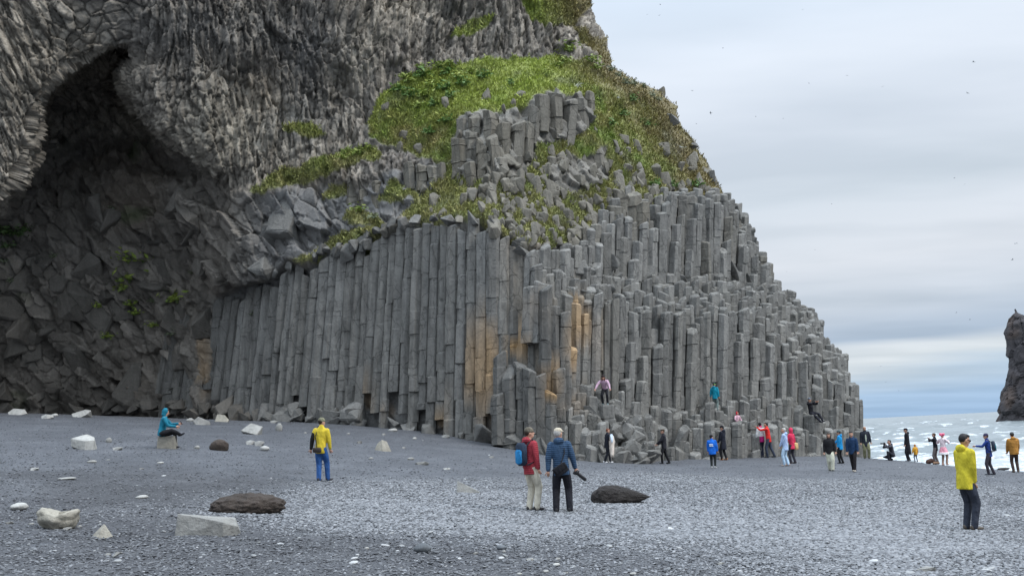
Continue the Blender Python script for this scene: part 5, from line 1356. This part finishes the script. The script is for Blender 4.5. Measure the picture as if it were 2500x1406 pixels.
p10 = person(1862, 1116, 85, 20, 'person in white and magenta jacket close beside the one in red', (0.70, 0.72, 0.72), (0.018, 0.022, 0.04), (0.05, 0.05, 0.06), None, 'black', hands=((-.15, .03, .45), (.10, .1, .46)), feet=((-.05, -.02, 0), (.04, .04, 0)), hood='collar', scarf=(0.55, 0.03, 0.16), head=(-30, 0))
q = Blob(); hh = p10['H']; q.loft([(p10['p'] - p10['up'] * .09 * hh, p10['rt'] * .093 * hh, p10['fw'] * .076 * hh), (p10['p'] + p10['up'] * .07 * hh, p10['rt'] * .090 * hh, p10['fw'] * .073 * hh)]); fused('jacket_hem', q, cloth((0.42, 0.02, 0.16)), p10['jacket'], .02, 2)
p11 = person(1880, 1117, 86, 72, 'person in red jacket and jeans stretching out an arm towards the rocks', (0.62, 0.03, 0.025), (0.04, 0.05, 0.075), (0.03, 0.03, 0.03), None, 'black', hands=((-.07, .29, .86), (.14, .02, .42)), feet=((-.05, .06, 0), (.05, -.13, 0)), lean=5, hint=((-.5, -.2, -.8), (.6, -.5, -.6)), hood='collar', head=(0, 5))
p12 = person(1921, 1137, 92, 62, 'person with grey hair in pale blue jacket and light blue trousers', (0.36, 0.46, 0.66), (0.42, 0.56, 0.70), (0.40, 0.30, 0.25), None, 'grey', hands=((-.09, .12, .50), (.12, .10, .50)), hem=.40, head=(10, 6), bulk=1.05, feet=((-.045, .04, 0), (.05, -.04, 0)))
p13 = person(1937, 1131, 86, 45, 'person in red hooded jacket half hidden behind the pale blue jacket', (0.58, 0.035, 0.09), (0.03, 0.03, 0.04), (0.04, 0.03, 0.03), None, hood='up', hands=((-.18, .10, .48), (.15, .0, .45)), hem=.40)
H_ = p13['H']; q = Blob(); c_ = p13['S'](.15, -.04, .47); q.box(c_, (.085 * H_, .035 * H_, .10 * H_), None, .4); t_ = Blob(); t_.tube([c_ + np.array([0, 0, .09 * H_]), p13['shc'] + p13['rt'] * .09 * H_ + np.array([0, -.03, .05]), c_ + np.array([0, .03, .09 * H_])], [.008, .008, .008], 6)
prop(p13, 'tote_bag', 'tan cloth tote bag on the shoulder of the red hooded jacket', 'bag', [('bag_body', q, cloth((0.52, 0.36, 0.17))), ('strap', t_, cloth((0.45, 0.30, 0.14)))])
p17 = person(2030, 1149, 92, 168, 'person in black jacket and cream trousers walking on the shingle', (0.012, 0.012, 0.014), (0.50, 0.50, 0.40), (0.06, 0.06, 0.06), None, 'darkbrown', feet=((-.03, .09, 0), (.03, -.08, 0)), hands=((-.15, .04, .42), (.15, .02, .42)), long_hair=True, head=(0, -12), wide=1.35, bulk=1.1, hood='collar')
p18 = person(2055, 1131, 80, 60, 'person in bright blue jacket, black trousers and grey green beanie', (0.01, 0.24, 0.52), (0.012, 0.012, 0.014), (0.02, 0.02, 0.02), ('beanie', (0.05, 0.075, 0.075)), 'darkbrown', hands=((-.12, .05, .5), (-.02, .20, .56)), hem=.41, bulk=1.08)
p19 = person(2086, 1151, 97, 158, 'person in dark navy jacket with hands in pockets striding over the shingle', (0.012, 0.035, 0.085), (0.014, 0.012, 0.014), (0.45, 0.40, 0.34), None, 'black', feet=((-.03, .12, 0), (.03, -.12, .0)), hands=((-.13, .06, .46), (.13, .06, .46)), head=(10, -6), bulk=1.05, lean=3)
p20 = person(2117, 1119, 78, 175, 'bald person in dark open coat and olive trousers by the rocks', (0.018, 0.022, 0.032), (0.19, 0.19, 0.11), (0.12, 0.11, 0.08), None, 'bald', hem=.36, inner=(0.42, 0.46, 0.38), hands=((-.16, .03, .42), (.16, .03, .42)), wide=1.25, bulk=1.14, head=(-10, -8), skin=SKIN2, hood='collar')
p21 = person(2176, 1124, 0, 95, 'person in dark grey jacket crouching at the water edge to take a picture', (0.05, 0.05, 0.06), (0.02, 0.022, 0.03), (0.04, 0.04, 0.045), None, 'black', H=1.72, pel=(0, -.06, .155), lean=10, feet=((-.07, .10, 0), (.07, -.05, 0)), knee=((-.3, 1, .6), (.3, 1, .2)), hands=((-.04, .14, .48), (.04, .15, .48)), hem=.10, head=(0, 5), hint=((-.8, .1, -.6), (.8, .1, -.6)), hood='down')
camera_prop(p21, p21['S'](0, .17, .51), (0, 1, .12), 'black camera raised by the crouching person at the water', .14)
p22 = person(2219, 1123, 80, 78, 'person in long black coat and black cap standing by the surf', (0.012, 0.012, 0.016), (0.014, 0.014, 0.018), (0.25, 0.25, 0.26), ('cap', (0.014, 0.014, 0.018)), 'black', hem=.20, hands=((-.11, .08, .44), (.11, .08, .44)), bulk=1.04, head=(0, 4))
p23 = person(2237, 1124, 43, 20, 'small child in mustard yellow hooded jacket beside the long black coat', (0.56, 0.28, 0.03), (0.16, 0.18, 0.22), (0.1, 0.1, 0.1), None, hood='up', hoodcol=(0.50, 0.22, 0.06), bulk=1.3, hem=.40, hands=((-.20, .04, .48), (.20, .04, .48)))
p24 = person(2287, 1124, 76, 55, 'person in black jacket and grey trousers next to the pink dress', (0.012, 0.013, 0.018), (0.14, 0.12, 0.115), (0.08, 0.06, 0.05), None, 'brown', hands=((-.06, .17, .82), (.05, .16, .80)), hint=((-.8, .1, -.6), (.8, .1, -.6)), hood='collar')
p25 = person(2306, 1126, 77, -55, 'person with pink hair in a white and pink frilled dress by the surf', (0.72, 0.60, 0.62), (0.38, 0.25, 0.19), (0.45, 0.25, 0.2), None, 'pink', hands=((-.16, .12, .72), (.10, .16, .74)), skirt=((0.66, 0.28, 0.34), .15), hood='none', hem=.46, feet=((-.05, -.03, 0), (.05, .04, 0)))
q = Blob(); hh = p25['H']
for s_ in (-1, 1): q.ball(p25['hp'](s_ * .055, -.01, .03), (.042 * hh, .042 * hh, .046 * hh))
obj('hair_bun', q.mesh('hair_bun', flat_material('hair_pink_bun', HAIRC['pink'], .6, .25, 30, .4)), p25['root'])
q = Blob(); q.loft([(p25['p'] + np.array([0, 0, -.12 * hh]), p25['rt'] * .155 * hh, p25['fw'] * .145 * hh), (p25['p'] + np.array([0, 0, -.19 * hh]), p25['rt'] * .165 * hh, p25['fw'] * .155 * hh)], 20); fused('frill', q, cloth((0.78, 0.74, 0.74)), p25['root'], .02, 1)
p28 = person(2420, 1159, 100, 66, 'person in dark blue jacket and navy beanie raising one hand by the surf', (0.018, 0.045, 0.20), (0.04, 0.035, 0.045), (0.045, 0.05, 0.06), ('beanie', (0.035, 0.03, 0.07)), 'brown', hands=((-.09, .27, .70), (.15, .04, .44)), feet=((-.05, .05, 0), (.05, -.07, 0)), hint=((-.3, -.3, -.9), (.6, -.5, -.6)), hood='collar', lean=3)
backpack(p28, 'navy and teal backpack worn over the dark blue jacket', (0.03, 0.04, 0.06), (0.01, 0.12, 0.15), .27)
p29 = person(2481, 1153, 97, -4, 'person in mustard brown puffer jacket and grey beanie facing the sea', (0.36, 0.17, 0.035), (0.055, 0.035, 0.03), (0.10, 0.07, 0.05), ('beanie', (0.075, 0.08, 0.085)), 'darkbrown', hands=((-.13, .10, .5), (.13, .10, .5)), bulk=1.28, puff=5, hem=.44, feet=((-.055, 0, 0), (.055, 0, 0)), toes=(12, -12))

# --- up on the rocks
LEDGE = []
def ledge(px, py, Y, r_=0.42):
    """the block a climber stands or sits on"""
    Pp = at(px, py, Y); LEDGE.append((Pp, r_)); return Pp
b1 = ledge(1478, 988, 51.2, .5)
p30 = person(0, 0, 0, 168, 'person in pale pink sweater and black beanie stepping down the rock blocks', (0.50, 0.33, 0.42), (0.016, 0.016, 0.02), (0.20, 0.26, 0.27), ('beanie', (0.012, 0.012, 0.014)), 'auburn', H=1.62, base=b1, pel=(0, -.10, .46), lean=38, feet=((-.07, 0, 0), (.07, -.03, 0)), hands=((-.20, .26, .40), (.27, .30, .38)), hint=((-.9, -.2, .2), (.9, -.2, .2)), long_hair=True, hood='none', hem=.40, head=(0, -14))
b2 = ledge(1748, 1003, 56.3, .42)
p31 = person(0, 0, 0, -30, 'person in teal jacket and grey green trousers standing on a column top', (0.005, 0.21, 0.30), (0.14, 0.18, 0.17), (0.10, 0.10, 0.09), ('beanie', (0.03, 0.045, 0.05)), 'darkbrown', H=1.45, base=b2, hands=((-.17, .0, .45), (.15, .03, .40)), hem=.42, bulk=1.12, head=(-30, -15), wide=1.2)
q = Blob(); q.loft([(p31['hp'](0, 0, .006), p31['S'](.054, 0, 0), p31['S'](0, .060, 0)), (p31['hp'](0, 0, .02), p31['S'](.055, 0, 0), p31['S'](0, .061, 0))]); obj('headband', q.mesh('headband', cloth((0.25, 0.60, 0.10))), p31['root'])
b3 = ledge(1802, 1036, 56.6, .42)
def sit(b, yaw, H, **kw):
    fwd = rotz(R(yaw)) @ np.array([0, 1.0, 0]); base = b + fwd * .0 - np.array([0, 0, .235 * H])
    return base
p32 = person(0, 0, 0, 205, 'child in pale pink jacket and red hood sitting on a column step', (0.58, 0.36, 0.42), (0.03, 0.035, 0.06), (0.08, 0.09, 0.12), None, hood='up', hoodcol=(0.66, 0.03, 0.05), H=1.2, base=b3 - np.array([0, 0, .235 * 1.2]), pel=(0, -.03, .31), lean=4, feet=((-.06, .27, .03), (.06, .30, -.01)), hands=((-.17, .05, .36), (.12, .16, .40)), hem=.26, knee=((-.2, 1, .7), (.2, 1, .7)))
b4 = ledge(1983, 1012, 60.2, .45)
p33 = person(0, 0, 0, 215, 'person in black clothes and grey beanie sitting on the high column steps with raised hands', (0.012, 0.012, 0.016), (0.014, 0.015, 0.022), (0.03, 0.03, 0.035), ('beanie', (0.12, 0.14, 0.17)), 'darkbrown', H=1.74, base=b4 - np.array([0, 0, .235 * 1.74]), pel=(0, -.03, .30), lean=-6, feet=((-.06, .34, .0), (.06, .36, -.03)), hands=((-.06, .20, .62), (.06, .20, .62)), hem=.25, knee=((-.2, 1, .7), (.2, 1, .7)), hint=((-.9, .1, -.6), (.9, .1, -.6)))
ph = Blob(); ph.box(p33['S'](0, .215, .655), (.07, .008, .038), None, .2); sc_ = Blob(); sc_.box(p33['S'](0, .215, .655) - np.array([0, .010, 0]), (.062, .002, .032), None, .1)
prop(p33, 'phone', 'dark phone held up by the person in black on the column steps', 'phone', [('case', ph, BLK_PLASTIC), ('screen', sc_, GLASSM)])
for (Pp, r_) in LEDGE:
    poly = [(r_ * math.cos(a_ * math.pi / 3 + .3), r_ * math.sin(a_ * math.pi / 3 + .3)) for a_ in range(6)]
    Vl, F_ = ring_column(poly, 0, 1.6, (0, 0), (0, 0), rnd=wr_, topin=.9)
    Vl[:, 2] = np.minimum(Vl[:, 2], 1.6)
    base = Pp + np.array([0, 0.10, -1.6])
    obj('column', mesh_from('column', Vl, F_, MAT_COL, False, col_colours(Vl + base, 1.0)), cliff, loc=base - CL)

# fuse the skins
bpy.context.view_layer.update()
dg = bpy.context.evaluated_depsgraph_get()
res = [(o_, bpy.data.meshes.new_from_object(o_.evaluated_get(dg)), ex, m_) for (o_, ex, m_) in _fuse]
for o_, me, ex, m_ in res:
    o_.modifiers.clear()
    if ex is not None:
        bm = bmesh.new(); bm.from_mesh(me)
        vs_ = [bm.verts.new(v) for v in ex.V]
        for f_ in ex.F: bm.faces.new([vs_[i] for i in f_])
        bmesh.ops.recalc_face_normals(bm, faces=bm.faces[:]); bm.to_mesh(me); bm.free()
    me.polygons.foreach_set('use_smooth', np.ones(len(me.polygons), bool))
    if not me.materials: me.materials.append(m_)
    me.name = o_.name.split('.')[0]
    o_.data = me
for nm_, pp in (('p1', p1), ('p2', p2), ('p3', p3), ('p4', p4), ('p6', p6), ('p7', p7), ('p8', p8), ('p9', p9), ('p11', p11), ('p12', p12), ('p17', p17), ('p19', p19), ('p20', p20), ('p22', p22), ('p28', p28), ('p29', p29)):
    print(nm_, 'H %.2f Y %.1f' % (pp['H'], pp['P0'][1]))
# ================================================================== stones on the beach
MAT_PALE = rock_material('pale_grey_stone', (0.285, 0.28, 0.26), 0.45, tint=0.1)
MAT_TAN = rock_material('pale_tan_stone', (0.285, 0.265, 0.22), 0.45, tint=0.1)
MAT_SLATE = rock_material('dark_grey_stone', (0.10, 0.108, 0.115), 0.25, tint=0.1)
MAT_BROWN = rock_material('brown_scoria', (0.048, 0.037, 0.030), 0.9, tint=0.15)
def put_stone(name, me, px, py, wpx, hpx, label, sink=0.15, dep=0.75, rotz_=0.0, group=None, cat='rock', tilt=(0, 0), base=None):
    Pp = on_ground(px, py) if base is None else base
    s_ = Pp[1] / FPX; w_, h_ = wpx * s_ / 2, hpx * s_ / 2
    co = np.array([v.co[:] for v in me.vertices]); ex = np.abs(co).max(0)
    o_ = obj(name, me, loc=Pp + np.array([0, w_ * dep * .5, h_ * (1 - 2 * sink)]), rot=(tilt[0], tilt[1], rotz_))
    o_.scale = (w_ / ex[0], w_ * dep / ex[1], h_ * (1 + sink) / ex[2])
    return tag(o_, label, cat, group)
def lumpy(name, seed, mat, amp=0.2, freq=1.6, sub=4, shape=None, rough=0.0):
    bm = bmesh.new(); bmesh.ops.create_icosphere(bm, subdivisions=sub, radius=1.0)
    co = np.array([v.co[:] for v in bm.verts]); d_ = 1 + amp * fbm(co * freq + seed, seed, 4)
    if rough:
        F1_, F2_, _, rn_ = voronoi((co * 4.2 + seed).astype(np.float32), seed)
        d_ = d_ + rough * (0.5 - F1_)
    co = co * d_[:, None]
    if shape: co = shape(co)
    for v, c_ in zip(bm.verts, co): v.co = c_
    me = bpy.data.meshes.new(name); bm.to_mesh(me); bm.free()
    me.polygons.foreach_set('use_smooth', np.ones(len(me.polygons), bool)); me.materials.append(mat); return me
def slab(name, pts, mat, thick_noise=0.03, seed=0, bev=0.06):
    """an angular stone from its corner points (convex), edges a little worn"""
    bm = bmesh.new()
    for p_ in pts: bm.verts.new(p_)
    bmesh.ops.convex_hull(bm, input=bm.verts[:])
    for v in [v for v in bm.verts if not v.link_faces]: bm.verts.remove(v)
    bmesh.ops.dissolve_limit(bm, angle_limit=0.12, verts=bm.verts[:], edges=bm.edges[:])
    bmesh.ops.bevel(bm, geom=bm.edges[:], offset=bev, segments=2, affect='EDGES', profile=0.6)
    bmesh.ops.triangulate(bm, faces=bm.faces[:])
    bmesh.ops.subdivide_edges(bm, edges=bm.edges[:], cuts=1, use_grid_fill=True)
    co = np.array([v.co[:] for v in bm.verts]); n_ = fbm(co * 2.2 + seed, seed + 3, 3)
    for v, k_ in zip(bm.verts, n_): v.co = v.co * (1 + thick_noise * float(k_))
    me = bpy.data.meshes.new(name); bm.to_mesh(me); bm.free(); me.materials.append(mat); return me
# big ones, each by its own look
def boat(co):
    co = co * np.array([1, .6, .55]); t = np.exp(-((co[:, 0] - .1) / .5) ** 2 - (co[:, 1] / .5) ** 2)
    co[:, 2] = np.where(co[:, 2] > 0, co[:, 2] * (1 - .95 * t), co[:, 2]); co[:, 2] += .18 * np.clip(-co[:, 0], 0, 1); return co
put_stone('boulder', lumpy('boulder', 4, MAT_TAN, .34, 1.7, 4, boat, .10), 134, 1291, 106, 56, 'pale hollowed boulder with a small slab lying in its dip', .12)
put_stone('stone_slab', slab('stone_slab', [(-1, -1, -1), (1, -1, -1), (1, 1, -1), (-1, 1, -1), (-1, -1, .6), (1, -1, 1), (1, 1, 1), (-1, 1, .6)], MAT_TAN, bev=.1), 155, 1262, 34, 14, 'small flat slab lying in the hollow of the pale boulder', 0.0, base=on_ground(134, 1291) + np.array([.14, .12, .19]))
put_stone('boulder', slab('boulder', [(-1, -.7, -.9), (-.9, -.5, 1), (-.55, -.6, .75), (.6, -.6, .45), (1, -.2, -.25), (.95, -.2, -1), (.6, -.9, -1), (-.9, .9, .7), (.8, .7, .4), (1, .6, -1), (-1, .8, -1), (.62, -.95, .2)], MAT_PALE, seed=2, bev=.05), 503, 1304, 150, 56, 'long pale angular block of basalt lying on dark sand', .12, .5)
put_stone('stone', slab('stone', [(-1, 0, -1), (-.2, -.8, -1), (1, -.5, -1), (.7, .6, -1), (-.6, .6, -1), (.25, -.1, 1), (.05, .1, .9)], MAT_TAN, seed=3, bev=.05, thick_noise=.14), 245, 1310, 56, 32, 'small pale pyramid-shaped stone on the dark sand', .08, .8)
put_stone('boulder', slab('boulder', [(-1, -.4, 0.55), (-.95, -.4, -.35), (.35, -1, -1), (.95, -.8, -1), (1, -.6, .25), (.35, -.9, .2), (-.3, .5, .9), (.1, .6, 1), (.7, .5, .6), (.9, .8, -1), (-.8, .8, -1)], MAT_PALE, seed=5, bev=.05), 201, 1096, 60, 38, 'pale five-sided column stump lying on the upper sand', .1, .7)
put_stone('boulder', lumpy('boulder', 7, MAT_BROWN, .22, 1.7, 4, rough=.12), 534, 1099, 52, 30, 'small brown rough boulder on the upper sand', .2, .7)
put_stone('boulder', lumpy('boulder', 9, MAT_BROWN, .10, 1.3, 5, rough=.16), 597, 1252, 190, 54, 'large low brown scoria boulder ringed by pale shingle', .25, .55)
def slug(co):
    co = co.copy(); t = np.clip((co[:, 0] + 1) / 2, 0, 1); co[:, 2] *= (1.15 - .95 * t ** 1.3); co[:, 1] *= (1.1 - .6 * t); return co
put_stone('boulder', lumpy('boulder', 12, rock_material('black_scoria', (0.026, 0.022, 0.020), 0.9, tint=0.1), .13, 1.5, 5, slug, .10), 1517, 1228, 148, 52, 'dark seal-shaped boulder tapering to one side on the shingle', .28, .5)
put_stone('stone', slab('stone', [(-1, -.5, -1), (-.85, -.4, 1), (-.6, -.5, .8), (1, -.3, -.6), (1, -.2, -1), (-.8, .7, .8), (.8, .6, -.6), (.9, .6, -1), (-.9, .8, -1)], MAT_PALE, seed=6, bev=.04), 1142, 1203, 56, 32, 'pale wedge-shaped slab poking out of the shingle', .1, .6)
put_stone('stone', slab('stone', [(-1, -.3, -1), (-.5, -.2, .5), (0, -.4, 1), (.5, -.1, .7), (1, -.2, -1), (.1, -.9, -1), (.5, .6, -.6), (-.6, .7, -1)], MAT_TAN, seed=7, bev=.04), 933, 1100, 44, 28, 'pale tan pyramid-shaped stone on the open sand', .1, .8)
put_stone('stone', slab('stone', [(-1, -.4, -.1), (-.2, .4, 1), (1, .2, .35), (.6, -.8, -1), (.5, -.9, -.8), (-.9, -.3, -.4), (.8, .8, -1), (-.8, .8, -1)], MAT_PALE, seed=8, bev=.04), 613, 1060, 50, 30, 'flat pale diamond-shaped slab tipped on the upper sand', .1, .8)
put_stone('stone', slab('stone', [(-1, -.3, .2), (-.9, -.3, -1), (-.4, -.6, -1), (1, -.2, -1), (1, -.1, -.2), (-.4, -.2, 1), (-.6, .6, .9), (.8, .6, -.1), (.9, .8, -1), (-.9, .8, -1)], MAT_PALE, seed=10, bev=.04), 491, 1037, 40, 22, 'pale column fragment lying at the foot of the dark cliff', .1, .8)
put_stone('stone', slab('stone', [(-1, 0, -1), (-.5, 0, 1), (.5, -.1, .7), (1, 0, -.4), (.9, -.5, -1), (-.7, -.5, -1), (.4, .7, .5), (.8, .8, -1), (-.8, .8, -1)], MAT_TAN, seed=11, bev=.04), 538, 1029, 38, 20, 'pale tan block resting against the foot of the cliff', .1, .8)
put_stone('stone', slab('stone', [(-1, -.2, 0), (-.6, .2, 1), (.7, 0, .6), (1, -.1, -.6), (.3, -.7, -1), (-.7, -.6, -1), (.8, .8, -1), (-.8, .8, -1)], MAT_PALE, seed=13, bev=.05), 40, 1012, 46, 17, 'flat pale slab below the dark cave wall', .1, .8)
put_stone('stone', slab('stone', [(-1, -.2, .1), (.4, 0, 1), (1, 0, .7), (.7, -.4, -.2), (0, -.7, -1), (-.7, -.5, -.7), (.8, .7, -1), (-.8, .7, -1)], MAT_PALE, seed=14, bev=.05), 196, 1018, 46, 20, 'pale pointed slab leaning below the dark cave wall', .1, .8)
put_stone('seat_stone', slab('seat_stone', [(-1, -.6, -1), (-.85, -.6, .9), (1, -.6, 1), (1, -.7, -1), (-.9, .7, 1), (.9, .7, 1), (1, .8, -1), (-1, .8, -1)], MAT_TAN, seed=15, bev=.07), 405, 1094, 44, 31, 'pale stone block that serves as a seat for the teal jacket', .08, .8)
put_stone('stone', lumpy('stone', 21, MAT_SLATE, .25, 1.1, 3), 1033, 1348, 46, 24, 'smooth dark grey stone half sunk in the dark sand', .15, .8)
put_stone('stone', lumpy('stone', 22, MAT_SLATE, .25, 1.3, 3), 1224, 1342, 28, 14, 'small dark stone beside a white pebble on the sand', .15, .8)
put_stone('stone', lumpy('stone', 23, MAT_PALE, .2, 1.2, 3), 43, 1244, 42, 18, 'pale pitted cobble on the sand near the hollowed boulder', .12, .8)
put_stone('stone', lumpy('stone', 24, MAT_PALE, .2, 1.2, 3), 645, 1100, 24, 13, 'smooth oval grey stone on the upper sand', .1, .8)
# small pale stones strewn over the sand
SML = [lumpy('stone', 30 + j, MAT_PALE, .3, 1.2, 2) for j in range(3)] + [hull_mesh('stone', 130 + j, MAT_PALE, 10, .5) for j in range(4)]
sr_ = random.Random(4)
for (px, py, w_, h_) in [(345, 1216, 32, 9), (285, 1360, 24, 14), (262, 1356, 16, 7), (222, 1129, 24, 7), (158, 1170, 46, 6), (82, 1148, 20, 8), (22, 1278, 20, 7), (75, 1280, 14, 5), (162, 1293, 22, 7), (193, 1286, 12, 5), (390, 1131, 18, 5), (285, 1098, 24, 8), (264, 1080, 16, 14), (480, 1095, 14, 9), (632, 1088, 24, 14), (610, 1085, 22, 12), (680, 1052, 18, 22), (345, 1145, 12, 4),
                         (112, 1022, 30, 12), (132, 1016, 18, 8), (462, 1029, 20, 10), (668, 1032, 18, 7), (877, 1082, 14, 8), (958, 1053, 26, 9), (936, 1062, 10, 6), (1002, 1122, 18, 7), (1030, 1134, 34, 10), (1091, 1146, 20, 5), (1088, 1068, 22, 8), (1012, 1072, 12, 6), (1200, 1118, 12, 6), (895, 1340, 12, 6), (980, 1388, 10, 5), (1161, 1352, 16, 6), (1295, 1368, 20, 7), (1359, 1380, 20, 7), (1362, 1366, 14, 6), (1333, 1396, 16, 6),
                         (1382, 1400, 12, 5), (1230, 1348, 9, 6), (2265, 1395, 50, 14), (1760, 1378, 20, 8), (1545, 1402, 18, 6), (1482, 1296, 14, 5), (905, 1120, 12, 5), (985, 1094, 10, 5), (850, 1060, 9, 4), (745, 1058, 8, 4), (1268, 1402, 14, 5), (866, 1398, 14, 4)]:
    put_stone('stone', sr_.choice(SML), px, py, w_, h_, 'small pale stone lying loose on the dark beach', .22, .8, sr_.uniform(0, .5), 'small pale stones on the beach')
# things left at the water's edge
q = Blob(); c_ = on_ground(2276, 1125); q.tube([(-.22, 0, .12), (-.05, 0, .17), (.15, 0, .10)], [.12, .14, .08]); q2 = Blob(); q2.tube([(.05, -.08, .06), (.28, -.1, .05)], [.07, .05])
r_ = obj('bag', None, loc=c_); tag(r_, 'brown and tan bag lying on the sand beside the pink dress', 'bag'); obj('bag_body', q.mesh('bag_body', cloth((0.10, 0.055, 0.04))), r_); obj('bag_flap', q2.mesh('bag_flap', cloth((0.45, 0.27, 0.17))), r_)
put_stone('seaweed', lumpy('seaweed', 41, flat_material('seaweed', (0.03, 0.028, 0.025), .6, .3, 12, .5), .5, 2.2, 3), 2450, 1147, 34, 7, 'dark clump of seaweed on the sand by the mustard jacket', .1, .5, cat='seaweed')

# ================================================================== sea birds
MAT_BIRD = flat_material('bird_grey', (0.10, 0.10, 0.11), .8, .2, 8, .1)
MAT_BIRD_W = flat_material('bird_white', (0.55, 0.55, 0.55), .8, .1, 8, .1)
def bird(px, py, size, Y, flap, bank, yaw, label, group=None):
    """size: wing span in picture pixels"""
    sp = size * Y / FPX
    root = obj('sea_bird', None, loc=at(px, py, Y), rot=(R(10), R(bank), R(yaw))); root.scale = (sp, sp, sp)
    tag(root, label, 'bird', group)
    b_ = Blob(); b_.tube([(0, -.26, 0), (0, -.1, 0), (0, .1, .01), (0, .2, .02), (0, .27, .01)], [.02, .055, .06, .04, .012], 8); b_.loft([((0, -.36, 0), (.06, 0, 0), (0, 0, .008)), ((0, -.22, 0), (.03, 0, 0), (0, 0, .02))], 8)
    obj('body', b_.mesh('body', MAT_BIRD_W if size > 13 else MAT_BIRD), root)
    for s_ in (-1, 1):
        w_ = Blob(); f_ = R(flap)
        pts = [(0, 0, .01), (s_ * .24 * math.cos(f_), .06, .24 * math.sin(f_)), (s_ * (.24 * math.cos(f_) + .27 * math.cos(f_ * -.5)), -.08, .24 * math.sin(f_) + .27 * math.sin(f_ * -.5))]
        w_.loft([((pts[0][0] + s_ * .03, 0, .01), (0, .09, 0), (0, 0, .018)), (pts[1], (0, .075, 0), (0, 0, .012)), (pts[2], (0, .018, 0), (0, 0, .005))], 8)
        obj('wing', w_.mesh('wing', MAT_BIRD), root)
bird(2377, 152, 17, 95, 38, -20, 60, 'larger pale sea bird banking with raised wings in the sky')
bird(2480, 594, 15, 110, -8, 0, 95, 'sea bird gliding level above the sea stack')
bird(2362, 228, 12, 120, 30, 25, 20, 'sea bird turning with one wing dipped below the banking bird')
brd2 = random.Random(8)
for (px, py, s_) in [(2472, 634, 10), (1735, 276, 10), (1690, 222, 7), (1700, 303, 6), (1610, 38, 7), (1580, 36, 6), (1612, 12, 6), (1765, 118, 6), (2330, 435, 8), (2355, 450, 6), (2368, 780, 6), (2335, 763, 6), (1990, 610, 6), (2030, 498, 6), (2155, 212, 7), (1845, 285, 6), (2068, 185, 6), (1975, 204, 5), (1920, 663, 6), (2163, 932, 5), (2194, 953, 5), (2150, 894, 5), (1960, 24, 6), (1912, 290, 5)]:
    bird(px, py, s_ * 1.15, brd2.uniform(150, 230), brd2.uniform(-10, 45), brd2.uniform(-30, 30), brd2.uniform(0, 360), 'small dark sea bird far off in the grey sky', 'distant sea birds in the sky')
print('objects', len(SC.objects))
